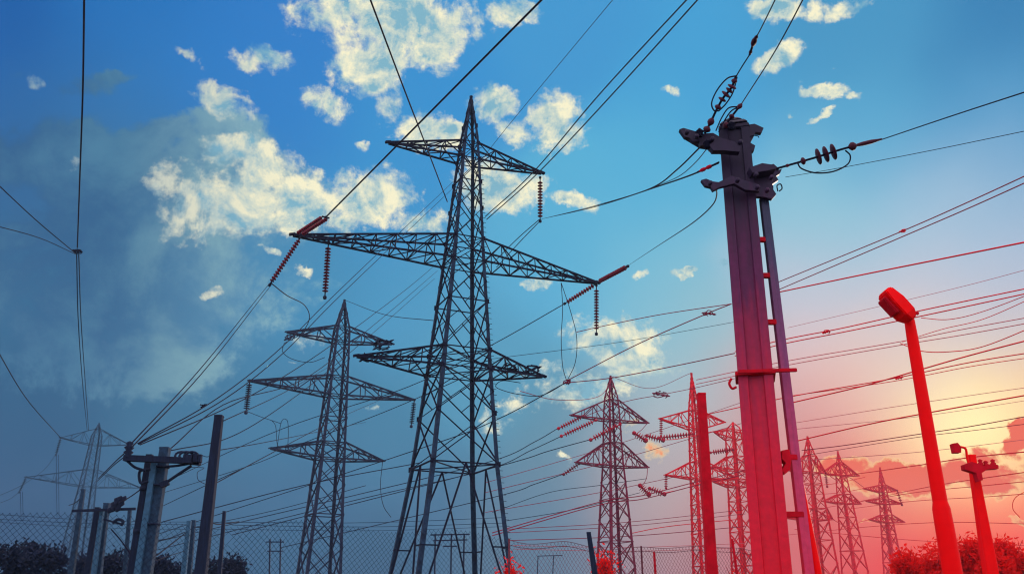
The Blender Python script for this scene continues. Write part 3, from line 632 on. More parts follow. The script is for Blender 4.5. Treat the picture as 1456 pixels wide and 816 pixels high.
for (lab, x0, y0, x1, y1, Y, n, r, m) in [
 ('dark insulator string under the left middle arm tip of the slimmer pylon', 355,543,350,584,119,12,.42,m_navy2),
 ('dark insulator string under the right middle arm tip of the slimmer pylon', 589,570,585,604,130,12,.38,m_navy2),
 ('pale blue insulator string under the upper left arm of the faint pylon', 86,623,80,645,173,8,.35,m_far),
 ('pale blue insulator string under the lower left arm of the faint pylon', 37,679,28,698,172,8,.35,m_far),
 ('red insulator string reaching down left from the upper left arm of the maroon pylon', 828,592,796,608,148,9,.45,m_insred),
 ('red insulator string below it, ending left of the maroon pylon body', 846,598,800,619,147,12,.45,m_insred),
 ('red insulator string across the body of the maroon pylon', 880,604,842,624,146,10,.5,m_insred),
 ('red insulator string under the lower left arm of the maroon pylon', 822,660,803,673,148,6,.4,m_ins),
 ('red insulator string to the right of the maroon pylon upper arm', 904,617,915,624,150,4,.7,m_insred),
 ('red insulator string on the cable left of the red pylon upper arm', 922,620,940,625,152,5,.6,m_insred),
 ('red insulator string to the right of the maroon pylon lower arm', 912,692,920,700,150,4,.7,m_insred),
 ('red insulator string on the cable left of the red pylon lower arm', 926,695,942,701,152,5,.6,m_insred),
 ('red insulator string crossing the body of the red pylon below its upper arm', 940,622,984,617,158,10,.5,m_insred),
 ('red insulator string hanging from the upper left arm of the red pylon', 940,596,940,618,158,7,.35,m_insred),
 ('red insulator string hanging from the lower left arm of the red pylon', 947,676,947,692,158,5,.35,m_insred),
 ('pale red insulator string left of the pylon beside the thick column', 1012,643,1040,639,168,8,.5,m_insred),
 ('red insulator on the right lower arm of the narrow pylon near the lamp', 1276,698,1282,716,258,5,.5,m_insred),
 ('red insulator under the right arm of the pylon behind the ladder column', 1174,673,1176,690,200,6,.4,m_insred)]:
    string(lab, at(x0,y0,Y), at(x1,y1,Y), n, r, m, group=G2, parts=False, fm=m)
# droppers under far pylon arms
GD = 'thin double droppers under the faint pylon'
for lab, x, y0, y1 in [('left of two thin droppers under the upper arm of the faint pylon',80,646,735),('right of two thin droppers under the upper arm of the faint pylon',83,646,735),
    ('left of two thin droppers under the lower arm of the faint pylon',29,699,740),('right of two thin droppers under the lower arm of the faint pylon',32,699,740)]:
    wire(lab, [(x,y0),(x+.4,(y0+y1)/2),(x+1,y1)], 172, 172, .7, FB, GD)

# tangled fittings at the lower arms of the largest pylon
def fitting(label, cx, cy, Y, size, m, seed, n=5, group='tangled cable fittings on the crossarms'):
    rr = random.Random(seed); k = 1/ppm(cy, Y); t = thing('cable_fitting', at(cx, cy, Y), label, 'fitting', group)
    c = at(cx, cy, Y); mb = MB()
    for i in range(n):
        a0 = rr.uniform(0, 6.28); P = []
        for s in range(9):
            q = a0+s/8*rr.uniform(2.5, 5); P.append(c+Vector((math.cos(q)*size*k*rr.uniform(.8, 1.1), rr.uniform(-.2, .2), math.sin(q)*size*k*.55*rr.uniform(.8, 1.1)+rr.uniform(-.1, .1)*size*k)))
        mb.tube(P, .75*k, 5)
    mb.build('wire_loops', m, t)
    lb = MB(); d = Vector((math.cos(rr.uniform(-.6, .6)), 0, rr.uniform(-.2, .6))).normalized()*size*k*1.3
    lb.lathe(c-d, c+d, [(0, .5*k), (.1, 1.6*k), (.2, .8*k), (.35, 2*k), (.45, .9*k), (.6, 2*k), (.7, .9*k), (.85, 1.8*k), (1, .5*k)], 8)
    lb.build('clamp_body', m, t); return t
fitting('tangle of loops at the left lower arm tip of the largest pylon', 545, 490, 66, 13, m_navy, 3)
fitting('knot of fittings beside it, left lower arm of the largest pylon', 522, 508, 66, 10, m_navy, 5)
fitting('tangle of loops at the right lower arm tip of the largest pylon', 757, 525, 72, 11, m_navy, 8)
fitting('dark clamp bundle on the right lower arm near the body', 722, 524, 71, 12, m_navy, 11)
fitting('small red knot at the neck bend of the long jumper loop', 806, 543, 74, 5, m_maroon, 12, 3)
fitting('small red clamp on the cable left of the thick column', 1008, 446, 64, 8, m_maroon, 14, 1)
fitting('pair of small rings at the left tip of the slimmer pylon upper arm', 412, 480, 118, 7, m_navy2, 15, 3)
fitting('red looped fitting on the cables between the two red pylons', 940, 561, 155, 10, m_maroon, 16, 2)
fitting('small red clamp on the mauve cable pair', 1283, 329, 50, 4, m_crim, 19, 1)
fitting('small red clamp on the upper lamp cable left of the lamp', 1175, 472, 60, 5, m_crim, 20, 1)
fitting('small red clamp on the rosy pair left of the lamp pole', 1279, 537, 60, 5, m_crim, 22, 1)
fitting('little dark clamp on the cables above the near left pole', 290, 577, 30, 4, m_navy, 23, 1)
fitting('small clamp where three cables meet at the far left', 110, 357, 62, 6, m_navy, 24, 2)

# ------------------------------------------------------------------ poles
def ends(x0, y0, x1, y1, Y):
    t = at(x0, y0, Y); b = at(x1, y1, Y); d = (b-t)/(t.z-b.z); return t, t+d*t.z
XX = Vector((1, 0, 0)); YY = Vector((0, 1, 0)); ZZ = Vector((0, 0, 1))
def post(label, x0, y0, x1, y1, Y, wt, wb, m, name='utility_pole', cat='pole', group=None, square=True, m2=None, cap=True):
    t, b = ends(x0, y0, x1, y1, Y); rt = wt/ppm(y0, Y)/2; rb = wb/ppm(y1, Y)/2
    rb2 = rt+(rb-rt)*(t.z)/(max(.1, t.z-at(x1, y1, Y).z))
    o = thing(name, b, label, cat, group); mb = MB()
    if square: 
        q = .78; poly = lambda r: [(-r, -r*.8), (-r*.85, -r), (r*.85, -r), (r, -r*.8), (r, r*.8), (r*.85, r), (-r*.85, r), (-r, r*.8)]
        mb.prism(poly(rb2), b, t, XX, YY, rt/rb2)
    else: mb.tube([b.lerp(t, i/6) for i in range(7)], [rb2+(rt-rb2)*i/6 for i in range(7)], 16)
    mb.build('shaft', m, o)
    if cap: MB().prism([(-rt*1.05, -rt*1.05), (rt*1.05, -rt*1.05), (rt*1.05, rt*1.05), (-rt*1.05, rt*1.05)], t-ZZ*.002, t+ZZ*rt*.35, XX, YY, .9).build('cap', m, o)
    return o, t, b, rt
# near left double pole with crossarm
pA, tA, bA, rA = post('near dark pole, left half of the twin pole with the crossarm at left', 204.5+8.5,646,187.5,816, 22, 8.5,11.5, m_concdk, cap=False)
for z in (4.4, 3.4): MB().lathe(bA.lerp(tA, z/tA.z)-ZZ*.05, bA.lerp(tA, z/tA.z)+ZZ*.05, [(0,.05),(0,.12),(1,.12),(1,.05)], 14).build('band', m_concdk, pA)
pA2, tA2, bA2, rA2 = post('near pale concrete pole, right half of the twin pole with the crossarm at left', 235,638,208,816, 21.8, 13,15, m_conc)
# pale recessed left face of the concrete pole
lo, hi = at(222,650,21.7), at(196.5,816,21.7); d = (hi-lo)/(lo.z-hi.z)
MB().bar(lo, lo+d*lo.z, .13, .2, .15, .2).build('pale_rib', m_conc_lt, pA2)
for k_, y_ in enumerate((664, 690, 745)):
    c = at((229,225,216)[k_], y_, 21.8); MB().lathe(c-ZZ*.02, c+ZZ*.02, [(0,.1),(0,.2),(1,.2),(1,.1)], 12).build('band', m_concdk, pA2)
xa = thing('pole_crossarm', at(230,652,21.5), 'dark crossarm bolted across the near twin pole, with braces, coil and boxes', 'crossarm')
mb = MB(); mb.bar(at(177,651,21.4), at(252,654,21.4), .16, .14); mb.bar(at(252,654,21.4), at(285,657,21.4), .16, .14); mb.build('beam', m_concdk, xa)
mb = MB(); mb.tube(path([(181,655),(192,664),(207,669)], 21.4, 21.5), .035, 6); mb.build('brace', m_concdk, xa)
mb = MB(); mb.tube(path([(272,662),(252,675),(233,688)], 21.4, 21.5), .035, 6); mb.build('brace', m_concdk, xa)
mb = MB(); mb.tube(path([(268,659),(250,662),(235,663)], 21.4, 21.5), .03, 6); mb.build('brace', m_concdk, xa)
mb = MB(); c = at(183,640,21.4); mb.lathe(c-ZZ*.22, c+ZZ*.22, [(0,.05),(.15,.11),(.25,.06),(.4,.12),(.5,.06),(.65,.12),(.75,.06),(.9,.09),(1,.02)], 12); mb.build('pin_insulator', m_concdk, xa)
mb = MB()
for dx, rr_ in ((258,9),(265,10),(273,9)):
    P = [at(dx+rr_*math.cos(q/12*6.28), 648+6*math.sin(q/12*6.28), 21.3+.02*q) for q in range(13)]; mb.tube(P, .028, 6)
mb.build('cable_coil', m_concdk, xa)
MB().bar(at(262,652,21.2), at(274,653,21.2), .22, .2).build('junction_box', m_concdk, xa)
MB().bar(at(279,645,21.2), at(278,657,21.2), .10, .12).build('fuse_holder', m_concdk, xa)
MB().bar(at(285,646,21.2), at(284,657,21.2), .07, .12).build('fuse_holder', m_concdk, xa)
mb = MB(); mb.tube(path([(214,667),(199,670),(200,686),(211,684)], 21.6, 21.6), .035, 6); mb.build('hook_bracket', m_concdk, xa)
mb = MB(); mb.bar(at(233,684,21.5), at(235,691,21.5), .2, .1); mb.build('clamp', m_concdk, xa)
for a in [('thin wire from the crossarm fuses to the tall dark pole', [(285,646),(293,649),(299,648)], 21.2, 18.2, 1.),
          ('wire loop hanging at the right of the crossarm towards the tall dark pole', [(273,664),(290,665),(281,671),(282,682),(292,688)], 21.2, 18.3, .9),
          ('cable from the lower insulator group left of the twin pole', [(168,715),(185,706),(202,694)], 30, 22, 1.6),
          ('upper cable slanting down left behind the twin pole', [(140,680),(165,655),(184,638)], 40, 21.5, 1.6),
          ('lower cable slanting down left behind the twin pole', [(138,684),(163,660),(184,644)], 40, 21.5, 1.4)]:
    wire(*a, NW, 'short cables round the near left poles')
post('tall thick dark pole standing alone right of the twin pole', 311.5,592,285.5,816, 18, 11,16, m_concdk, m2=None)
post('slim leaning pole at far left, first of the small poles', 118.5,696,101,816, 30, 5,8, m_conc)
post('small dark pole under the low crossarm, left one', 139,722,124.6,816, 30, 6.5,9, m_concdk)
p_, t_, b_, r_ = post('small pale pole under the low crossarm, right one', 152,716,140,816, 29.8, 7.5,8.5, m_conc)
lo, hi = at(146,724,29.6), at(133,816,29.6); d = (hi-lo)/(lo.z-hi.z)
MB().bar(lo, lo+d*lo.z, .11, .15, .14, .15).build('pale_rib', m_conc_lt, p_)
post('thin dark pole at the right end of the low crossarm', 184.5,726,177,816, 31, 4.5,5, m_conc)
xb = thing('pole_crossarm', at(150,726,29.4), 'low narrow crossarm carried by the small poles at far left', 'crossarm')
MB().bar(at(103,726,29.4), at(193,723,29.4), .08, .08).build('beam', m_concdk, xb)
for i, (x, y) in enumerate(((161,718),(166,716),(172,716))):
    c = at(x, y, 29.3); dd = Vector((.12, 0, .25))
    MB().lathe(c-dd, c+dd, [(0,.03),(.2,.1),(.35,.05),(.55,.11),(.7,.05),(.85,.09),(1,.02)], 10).build('insulator', m_concdk, xb)
MB().tube(path([(160,743),(168,738),(175,741),(172,747)], 29.3, 29.3), .05, 6).build('hanging_clamp', m_concdk, xb)
MB().bar(at(148,738,29.4), at(174,745,29.4), .06).build('brace', m_concdk, xb)
wire('dark stay wire running down right from the small poles', [(158,752),(172,768),(186,788)], 29, 29, 2.0, NW, 'short cables round the near left poles')
wire('dark curl of cable below the faint pylon', [(98,718),(106,715),(112,710),(118,702)], 40, 32, 1.2, NW, 'short cables round the near left poles')
o, *_ = post('left post of the short pale pair behind the tall dark pole', 269,741,261,816, 33, 5.5,7, m_conc_lt)
o, *_ = post('right post of the short pale pair behind the tall dark pole', 275.5,740,268.5,816, 33.4, 5.5,7, m_conc)
post('thin dark pole right of the tall dark pole', 319,727,312,816, 34, 4.2,5.8, m_concdk)
for i, a in enumerate([('upper of two slanting stays behind the twin pole', [(220,768),(240,765),(263,756)], 30, 33, 1.3),
          ('lower of two slanting stays behind the twin pole', [(215,795),(240,776),(264,757)], 25, 33, 1.6),
          ('low stay near the ground right of the twin pole', [(220,797),(240,790),(262,783)], 25, 33, 1.2),
          ('short rod between the pale pair and the tall dark pole', [(277,749),(284,749),(290,748)], 33, 18.6, 1.5),
          ('stay from the thin dark pole down to the right', [(303,743),(312,745),(340,741)], 34, 40, 1.4)]):
    wire(*a, NW, 'short cables round the near left poles')
# far H frames
def hframe(label, xs, ytop, Y, w, yb, m, extra=()):
    o = thing('substation_frame', at(xs[0], 816, Y), label, 'steel frame', 'small steel frames behind the fence')
    for x in xs:
        t, b = ends(x, ytop, x-1, 816, Y); MB().bar(b, t, w/ppm(816, Y)).build('leg', m, o)
    mb = MB()
    for (x0, y0, x1, y1) in yb: mb.bar(at(x0, y0, Y-.3), at(x1, y1, Y-.3), w*.8/ppm(816, Y))
    mb.build('beam', m, o); return o
hframe('small dark gantry of two posts left of the slimmer pylon foot', (384,399), 766, 90, 1.8, [(378,770,404,770),(380,783,402,783)], m_navy2)
hframe('small dark three post gantry seen between the largest pylon legs', (619,642,660), 758, 95, 2.2, [(612,760,668,759),(616,768,664,767),(630,776,650,776)], m_navy2)
hframe('low thin frame right of the largest pylon foot', (765,787), 790, 60, 1.2, [(764,790,800,789)], m_navy2)
# right
def slab_pole(*a, **k): return post(*a, **k)
post('plain tall square red post between the red pylons', 997,561,1012,816, 14, 11.5,15.5, m_reddk, name='steel_post', cat='post')
post('short dark leaning fence post by the red bush', 837,757,846,816, 19, 6,8, m_concdk, name='fence_post', cat='post')
post('short thin red post standing behind the right fence', 930,784,932,816, 22, 3,3.2, m_reddk, name='fence_post', cat='post')
post('thin red post leaning beside the thick column foot', 1041,766,1048,816, 22, 3,3.5, m_reddk, name='fence_post', cat='post')
# ---- thick column
t, b = ends(1043,182,1098,816, 9.8)
col = thing('steel_column', b, 'thick boxy column, violet at the top and red below, carrying the bracket heads', 'column')
w = .2
H = [(-w,-w),(-w*.45,-w),(-w*.40,-w*.80),(w*.42,-w*.80),(w*.47,-w),(w,-w),(w,w),(w*.45,w),(w*.4,w*.8),(-w*.4,w*.8),(-w*.45,w),(-w,w)]
a = R(-14); cx_, cy_ = Vector((math.cos(a), math.sin(a), 0)), Vector((-math.sin(a), math.cos(a), 0))
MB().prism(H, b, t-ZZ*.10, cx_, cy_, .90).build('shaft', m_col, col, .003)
cp = MB()
for z, s0, s1 in ((-.10,1.02,.98),(-.02,.94,.72),(.06,.6,.3)):
    c = t+ZZ*z; cp.prism([(i*s0*.92, j*s0*.92) for i, j in ((-.2,-.2),(.2,-.2),(.2,.2),(-.2,.2))], c, c+ZZ*.06, cx_, cy_, s1/s0)
cp.build('cap', m_col, col, .01)
def plate(parent, name, pts, Y, th, m, bevel=.002):
    """a shaped plate, outline given as seen, th metres thick front to back"""
    f = [at(x, y, Y) for x, y in pts]; n = len(f)
    vs = f+[p+YY*th for p in f]
    return MB().add(vs, [tuple(range(n)), tuple(range(n, 2*n))[::-1]]+[(i, (i+1) % n, (i+1) % n+n, i+n) for i in range(n)]).build(name, m, parent, bevel)
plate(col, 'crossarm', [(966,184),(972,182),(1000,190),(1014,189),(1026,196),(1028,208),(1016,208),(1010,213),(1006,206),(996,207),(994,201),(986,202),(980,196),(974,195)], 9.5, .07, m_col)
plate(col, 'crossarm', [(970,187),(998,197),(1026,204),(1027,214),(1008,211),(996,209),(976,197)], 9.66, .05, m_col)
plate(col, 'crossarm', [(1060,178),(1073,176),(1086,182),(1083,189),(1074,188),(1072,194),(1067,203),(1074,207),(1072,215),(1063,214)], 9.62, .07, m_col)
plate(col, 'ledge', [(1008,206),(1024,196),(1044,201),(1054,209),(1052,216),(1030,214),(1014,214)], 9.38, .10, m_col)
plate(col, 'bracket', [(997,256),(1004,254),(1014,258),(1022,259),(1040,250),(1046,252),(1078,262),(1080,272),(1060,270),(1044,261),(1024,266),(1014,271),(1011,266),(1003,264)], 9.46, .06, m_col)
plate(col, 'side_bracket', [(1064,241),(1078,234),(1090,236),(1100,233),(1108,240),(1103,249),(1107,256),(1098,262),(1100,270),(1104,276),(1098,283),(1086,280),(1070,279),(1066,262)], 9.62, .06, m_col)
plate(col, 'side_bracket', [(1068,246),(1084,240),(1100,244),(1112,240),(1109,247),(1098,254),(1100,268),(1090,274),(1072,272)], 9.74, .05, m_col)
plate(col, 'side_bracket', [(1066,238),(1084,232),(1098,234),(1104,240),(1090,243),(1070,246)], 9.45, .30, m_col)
for i, (x, y) in enumerate(((976,190),(990,196),(1012,200),(1052,204),(1009,262),(1048,258),(1074,250),(1096,254),(1090,272),(1076,268))):
    c = at(x, y, 9.4); MB().lathe(c, c-YY*.06, [(0,.028),(.8,.028),(1,.018),(1,.001)], 6).build('bolt', m_col, col)
for x, y in ((995,190),(1006,206),(1040,180)):
    c = at(x, y, 9.42); MB().lathe(c-ZZ*.05, c+ZZ*.07, [(0,.02),(.2,.05),(.45,.03),(.6,.055),(.8,.03),(1,.01)], 10).build('cable_clamp', m_navy, col)
MB().tube(path([(1062,196),(1071,193),(1078,194),(1079,196)], 9.6, 9.6), .006, 5).build('tie_wire', NW, col)
# collar with hook lower down
def rot_box(mb, c, sx, sy, sz): mb.prism([(-sx,-sy),(sx,-sy),(sx,sy),(-sx,sy)], c-ZZ*sz, c+ZZ*sz, cx_, cy_)
def axis_at(py): 
    z = at(1070, py, 9.8).z; return b.lerp(t, z/t.z)
mb = MB(); c = axis_at(536)+XX*.0; rot_box(mb, c, .218, .218, .022); mb.bar(c+Vector((-.25,-.24,.0)), c+Vector((.40,-.24,.02)), .035, .04); mb.build('collar', m_reddk, col, .005)
MB().tube(path([(1040,538),(1037,545),(1041,552),(1047,550)], 9.45, 9.45), .014, 7).build('hook', m_reddk, col)
# ---- slim column with rungs
t2 = at(1086,282,9.75); b2m = at(1150,816,9.75); d = (b2m-t2)/(t2.z-b2m.z); b2 = t2+d*t2.z
sc_ = thing('slim_column', b2, 'slim mauve channel column beside the thick one, tied to it by short rungs', 'column')
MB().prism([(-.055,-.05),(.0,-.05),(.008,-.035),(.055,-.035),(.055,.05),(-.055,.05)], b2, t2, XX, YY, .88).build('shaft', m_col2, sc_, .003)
lo = at(1122,640,9.78); hi = at(1158,816,9.78); d = (hi-lo)/(lo.z-hi.z)
MB().tube([lo+d*lo.z+XX*.03, lo.lerp(lo+d*lo.z, .5)+XX*.03, lo+XX*.05], [.055,.05,.035], 14).build('conduit', m_red, sc_)
for x, y, L_ in ((1080,341,.11),(1087,392,.10),(1096,458,.10),(1119,650,.18),(1128,731,.18)):
    c = at(x, y, 9.72); MB().bar(c-XX*L_, c+XX*L_*.6, .05, .06).build('rung', m_reddk, sc_, .006)
MB().tube(path([(1108,272),(1112,268),(1110,262),(1105,264),(1106,272)], 9.6, 9.6), .008, 5).build('hook', NW, sc_)
plate(sc_, 'clamp', [(1112,640),(1122,638),(1126,652),(1123,668),(1116,674),(1112,668),(1118,658),(1112,652)], 9.6, .12, m_reddk)
# ---- line fittings near the column
GN = 'strain fittings beside the thick column'
def big_fit(label, pts, discs, Y0, Y1, rd, m=m_fit, loop=None, loop2=None):
    P = path(pts, Y0, Y1); o = thing('strain_insulator', P[0], label, 'insulator', GN)
    MB().tube(P, .014, 8).build('rod', NW, o)
    n_ = len(P)-1
    for f, r, th in discs:
        i = min(n_-1, int(f*n_)); c = P[i].lerp(P[i+1], f*n_-i); dr = (P[i+1]-P[i]).normalized()*th
        MB().lathe(c-dr, c+dr, [(0,.012),(.1,r*.55),(.35,r),(.65,r),(.9,r*.55),(1,.012)], 16).build('disc', m, o)
    for lp in (loop, loop2):
        if lp: MB().tube(path(lp, (Y0+Y1)/2, (Y0+Y1)/2), .009, 6).build('jumper_loop', NW, o)
    return o
big_fit('horizontal fitting with three thick discs right of the thick column', [(1104,240),(1160,224),(1202,211),(1250,199)],
    [(.09,.02,.03),(.22,.045,.03),(.36,.10,.012),(.44,.10,.012),(.53,.10,.012),(.74,.05,.05),(.88,.025,.18)], 9.6, 9.4, .1,
    loop=[(1134,232),(1140,240),(1160,246),(1185,244),(1205,234),(1209,222),(1202,214)])
big_fit('bead chain fitting inside a long wire loop above the thick column', [(1046,110),(1040,125),(1028,140),(1018,158)],
    [(.12,.035,.03),(.3,.055,.02),(.42,.05,.02),(.55,.06,.02),(.7,.05,.02),(.9,.04,.03)], 9.0, 9.3, .1,
    loop=[(1048,108),(1034,112),(1020,128),(1012,146),(1015,157),(1022,158)], loop2=[(1022,158),(1032,148),(1042,132),(1048,110)])
big_fit('short clamp chain from that loop down to the crossarm of the thick column', [(1018,158),(1010,175),(1002,190)], [(.45,.04,.05),(.8,.045,.04)], 9.3, 9.45, .1)
big_fit('turnbuckle with doubled wires on the right cable above the thick column', [(1053,150),(1045,160),(1036,172),(1030,184)], [(.05,.03,.04),(.5,.035,.03),(.85,.04,.04)], 9.5, 9.6, .1,
    loop=[(1050,152),(1036,154),(1026,168),(1018,186)], loop2=[(1052,152),(1040,158),(1030,172),(1022,188)])
big_fit('long red brown splice on the left cable near the top right', [(1076,52),(1072,60),(1066,78)], [(.1,.02,.03),(.5,.03,.10),(.9,.02,.03)], 8.2, 8.6, .1)
big_fit('red splice where the long wire meets the left side of the thick column', [(992,245),(1005,239),(1021,232)], [(.3,.025,.08),(.6,.025,.08)], 10.4, 10., .1, m_insred)
# ---- street lamp
t3 = at(1293,455,10); bm_ = at(1356,816,10); d = (bm_-t3)/(t3.z-bm_.z); b3 = t3+d*t3.z
lamp = thing('street_lamp', b3, 'tall bright red street lamp with a tilted box head, largest lamp in the photo', 'street lamp')
sl_ = at(1336.5,712,10)
MB().tube([sl_, sl_.lerp(t3, .5), t3+(sl_-t3)*.10, t3], [.078,.070,.064,.058], 20).build('pole', m_red, lamp)
MB().lathe(b3, sl_, [(0,.118),(.9,.098),(.97,.094),(1,.076)], 20).build('base_sleeve', m_red, lamp)
MB().lathe(t3-ZZ*.02, t3-(t3-at(1288,440,10)), [(0,.052),(.4,.065),(1,.07),(1,.01)], 16).build('neck', m_red, lamp)
# head: wedge box
hd = MB(); hx = (at(1291,451,9.9)-at(1259,417,9.9)); hx.normalize(); hl = .47; hz = Vector((-hx.z, 0, hx.x)); hz = hz if hz.z > 0 else -hz
c0 = at(1277,434,9.85)
ring = lambda sx, sw, top_, bot: None
prof = [(-.5,.02,.03,.10),(-.46,.07,.06,.13),(-.1,.10,.085,.15),(.3,.10,.08,.14),(.46,.07,.05,.10),(.5,.03,.03,.05)]
vs = []; fs = []
for fx, up_, dn_, wy in prof:
    c = c0+hx*hl*fx*.96
    for i, j in ((-1,-dn_),(-.8,up_*.7),(0,up_),(.8,up_*.7),(1,-dn_),(0,-dn_*1.15)): vs.append(c+YY*i*wy+hz*j)
for s in range(len(prof)-1):
    for k_ in range(6): fs.append((s*6+k_, s*6+(k_+1) % 6, s*6+6+(k_+1) % 6, s*6+6+k_))
fs += [tuple(range(6))[::-1], tuple(range(len(vs)-6, len(vs)))]
hd.add(vs, fs).build('lamp_head', m_red, lamp, .012)
lens = MB(); lc = c0-hx*.04; 
lens.prism([(-.12,-.10),(.10,-.10),(.10,.10),(-.12,.10)], lc-hz*.125, lc-hz*.09, hx, YY, 1.1); lens.build('lens', m_reddk, lamp, .01)
MB().bar(at(1288,440,9.95), at(1306,446,9.95), .03).build('spigot', m_reddk, lamp)
# ---- small right pole
o, t4, b4, r4 = post('short red pole near the right edge with a tiny lamp and bracket', 1381,648,1409,816, 14, 9.5,17, m_red, square=True, name='lamp_post', cat='pole')
mb = MB(); mb.tube(path([(1378,662),(1375,650),(1373,638),(1366,635)], 13.9, 13.9), .018, 6); mb.build('lamp_arm', m_red, o)
plate(o, 'small_lamp', [(1355,630),(1362,629),(1367,635),(1367,643),(1358,643)], 13.8, .12, m_reddk)
plate(o, 'bracket', [(1371,660),(1382,656),(1400,662),(1412,658),(1420,661),(1420,666),(1404,667),(1396,672),(1398,682),(1392,684),(1388,672),(1372,667)], 13.75, .12, m_reddk)
for x, y in ((1394,658),(1402,660),(1412,658)):
    c = at(x, y, 13.8); MB().lathe(c-ZZ*.05, c+ZZ*.06, [(0,.03),(.4,.045),(.6,.025),(.8,.04),(1,.01)], 8).build('insulator', m_reddk, o)

# ------------------------------------------------------------------ chain link fence
def fence(label, x0, x1, Y0, Y1, ytop, cell, wr, m, mp, posts, seed, rail=True, toprail=None):
    P0 = at(x0, ytop[0], Y0); P1 = at(x1, ytop[1], Y1)
    o = thing('chain_link_fence', Vector((P0.x, P0.y, 0)), label, 'fence')
    base = Vector((P0.x, P0.y, 0)); along = Vector((P1.x-P0.x, P1.y-P0.y, 0)); L = along.length; along.normalize()
    nrm = Vector((-along.y, along.x, 0)); rr = random.Random(seed)
    ph = [rr.uniform(0, 6.28) for _ in range(6)]
    def top(s): return P0.z+(P1.z-P0.z)*s/L + .05*math.sin(s*1.1+ph[0])+.03*math.sin(s*2.7+ph[1])
    def wob(s, z): 
        a_ = .5*cell*(math.sin(s*2.1+z*1.7+ph[2])+.7*math.sin(s*4.7-z*3.1+ph[3])); b_ = .45*cell*math.sin(s*3.3+z*2.3+ph[4])
        return a_, b_, .03*math.sin(s*1.6+ph[5])*z/2
    def pt(s, z):
        a_, b_, n_ = wob(s, z); zz = z/2.4*top(s); return base+along*(s+a_)+nrm*n_+ZZ*(zz+b_)
    mb = MB(); Hh = 2.4
    zmin = .9
    step = cell*1.4142
    s0 = -Hh
    for sgn in (1, -1):
        s = s0
        while s < L+Hh:
            pts = []; z = zmin
            nseg = 9
            for i in range(nseg+1):
                z = zmin+(Hh-zmin)*i/nseg; ss = s+sgn*(z-zmin)
                if 0 <= ss <= L: pts.append(pt(ss, z)+nrm*(.003*sgn))
            if len(pts) > 1: mb.tube(pts, wr, 3, cap=False)
            s += step
    mb.build('wire_mesh', m, o)
    lw = MB()       # lower part of the mesh, coarser segments
    for sgn in (1, -1):
        s = s0
        while s < L+Hh:
            a0, a1 = s, s+sgn*zmin
            if 0 <= a0 <= L and 0 <= a1 <= L: lw.tube([base+along*a1+ZZ*zmin*1, base+along*a0+ZZ*.05], wr, 3, cap=False)
            s += step
    lw.build('lower_wire_mesh', m, o)
    if rail:
        MB().tube([pt(L*i/40, 2.4)+ZZ*.005 for i in range(41)], wr*1.6, 5).build('top_wire', m, o)
    if toprail:
        MB().tube([pt(L*i/30, 2.4*toprail)+nrm*.03 for i in range(31)], wr*1.8, 5).build('line_wire', m, o)
    for f in posts:
        c = base+along*L*f+nrm*.05; MB().tube([c, c+ZZ*(top(L*f)+.04)], .022, 10).build('post', mp, o)
    return o
fence('near chain link fence with wide diamonds at the bottom left', -60,330, 8.2,9.6, (733,746), .044, .0018, m_fence, m_fence, (.0,), 1, rail=False)
fence('dark chain link fence behind the feet of the two middle pylons', 318,735, 9.0,11.5, (744,764), .044, .0019, m_fence, m_fence, (), 2, rail=False)
fence('fine meshed reddish chain link fence between the maroon pylon and the thick column', 726,1120, 19,24, (771,784), .072, .0035, m_fencer, m_fencer, (.0,.42), 3, toprail=.97)

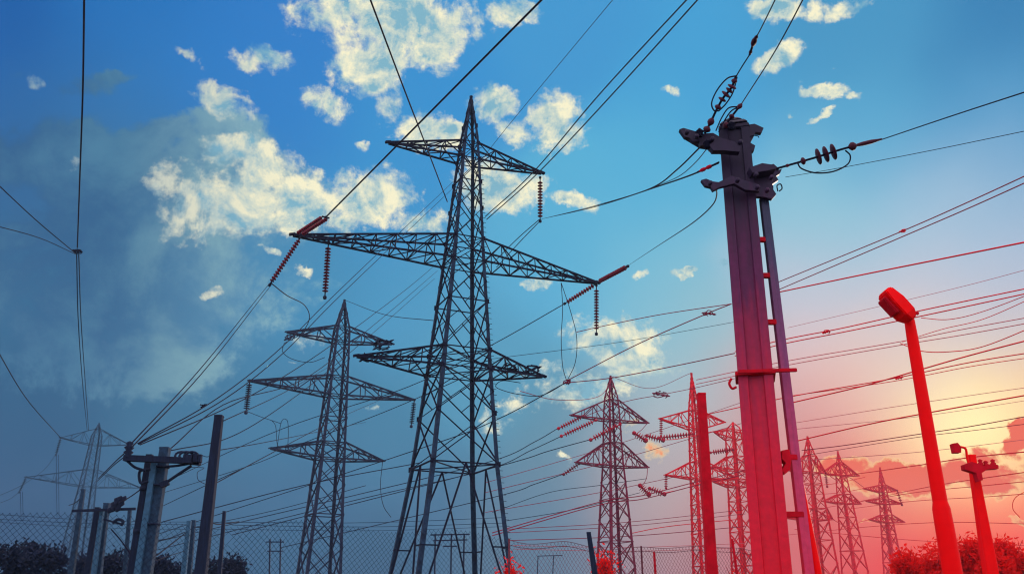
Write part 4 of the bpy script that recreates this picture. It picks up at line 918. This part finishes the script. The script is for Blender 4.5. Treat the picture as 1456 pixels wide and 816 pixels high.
# ------------------------------------------------------------------ bushes
def bush(label, px, ptop, wpx, Y, m, mt, seed, n, leaf, name='bush', group=None, cat='bush', ybot=None):
    rr = random.Random(seed); topz = at(px, ptop, Y).z; c = at(px, 816, Y); rx = wpx/ppm(800, Y)/2; base = Vector((c.x, Y, 0))
    o = thing(name, base, label, cat, group)
    # lobes
    lobes = []
    for i in range(16):
        a_ = rr.uniform(0, 6.28); q = rr.random()**.6; zz = rr.uniform(.25, .86)
        prof_ = math.sqrt(max(.05, 1-((zz-.35)/.75)**2))
        lobes.append((Vector((math.cos(a_)*q*rx*.75*prof_, math.sin(a_)*q*rx*.6*prof_, zz*topz)), rr.uniform(.22, .38)*min(rx, topz*.5)))
    lobes.append((Vector((0, 0, topz*.84)), topz*.15)); lobes.append((Vector((0, 0, topz*.45)), rx*.5))
    st = MB()
    for c_, r_l in lobes:
        st.tube([base, base+Vector((c_.x*.35, c_.y*.35, c_.z*.45)), base+c_], [.06, .035, .012], 5)
        for k_ in range(4):
            e_ = c_+Vector((rr.uniform(-1, 1), rr.uniform(-1, 1), rr.uniform(.1, 1.2)))*r_l
            st.tube([base+c_*.85, base+e_], [.015, .006], 4)
    st.build('stems', mt, o)
    mb = MB(); vs = []; fs = []
    for i in range(n):
        c_, r_l = rr.choice(lobes); v = Vector((rr.gauss(0, 1), rr.gauss(0, 1), rr.gauss(0, 1))).normalized()*r_l*(rr.random()**.4)*rr.choice((1, 1, 1, 1.25))
        p = base+c_+v*Vector((1, 1, 1)).x
        if p.z < .1 : p.z = .1
        d_ = Vector((rr.gauss(0, 1), rr.gauss(0, 1), rr.gauss(0, 1)+.3)).normalized(); e_ = d_.orthogonal().normalized()
        l_ = leaf*rr.uniform(.6, 1.4); k_ = len(vs)
        vs += [p, p+d_*l_*.5+e_*l_*.28, p+d_*l_, p+d_*l_*.5-e_*l_*.28]; fs.append((k_, k_+1, k_+2, k_+3))
    mb.add(vs, fs).build('foliage', m, o); return o
GB = 'dark bushes behind the left fence'
for i, (px, pt_, w_, Y, lab) in enumerate([(18,768,100,42,'dark bush at the left edge behind the fence'),(70,771,90,40,'tallest dark bush between the left edge and the small poles'),(112,786,60,40,'low dark bush just left of the small poles'),
    (168,778,70,44,'dark bush between the small poles and the twin pole'),(226,786,80,42,'dark bush right of the twin pole foot'),(256,800,50,42,'very low dark bush by the short pale post pair'),(330,786,60,46,'dark bush right of the thin dark pole'),(298,792,40,40,'narrow dark bush at the foot of the tall dark pole')]):
    bush(lab, px, pt_, w_, Y, m_leafb, m_bark, 30+i, 9000, .17, group=GB)
GR = 'red bushes at the right'
for i, (px, pt_, w_, Y, lab) in enumerate([(1292,779,70,40,'red bush left of the street lamp foot'),(1335,768,80,42,'tall red bush behind the street lamp pole'),(1385,758,90,38,'tallest red bush behind the short lamp post'),
    (1438,762,90,38,'red bush at the right edge'),(1415,778,70,34,'lower red bush in front of the right edge one')]):
    bush(lab, px, pt_, w_, Y, m_leafr, m_barkr, 60+i, 10000, .19, group=GR)
bush('small rounded red shrub at the right foot of the largest pylon', 725, 790, 22, 30, m_leafr, m_barkr, 80, 2200, .12)
bush('tall narrow red shrub in front of the maroon pylon foot', 862, 778, 40, 30, m_leafr, m_barkr, 81, 3200, .13)
bush('small red shrub beside the thick column foot', 1048, 806, 22, 30, m_leafr, m_barkr, 82, 1500, .12)
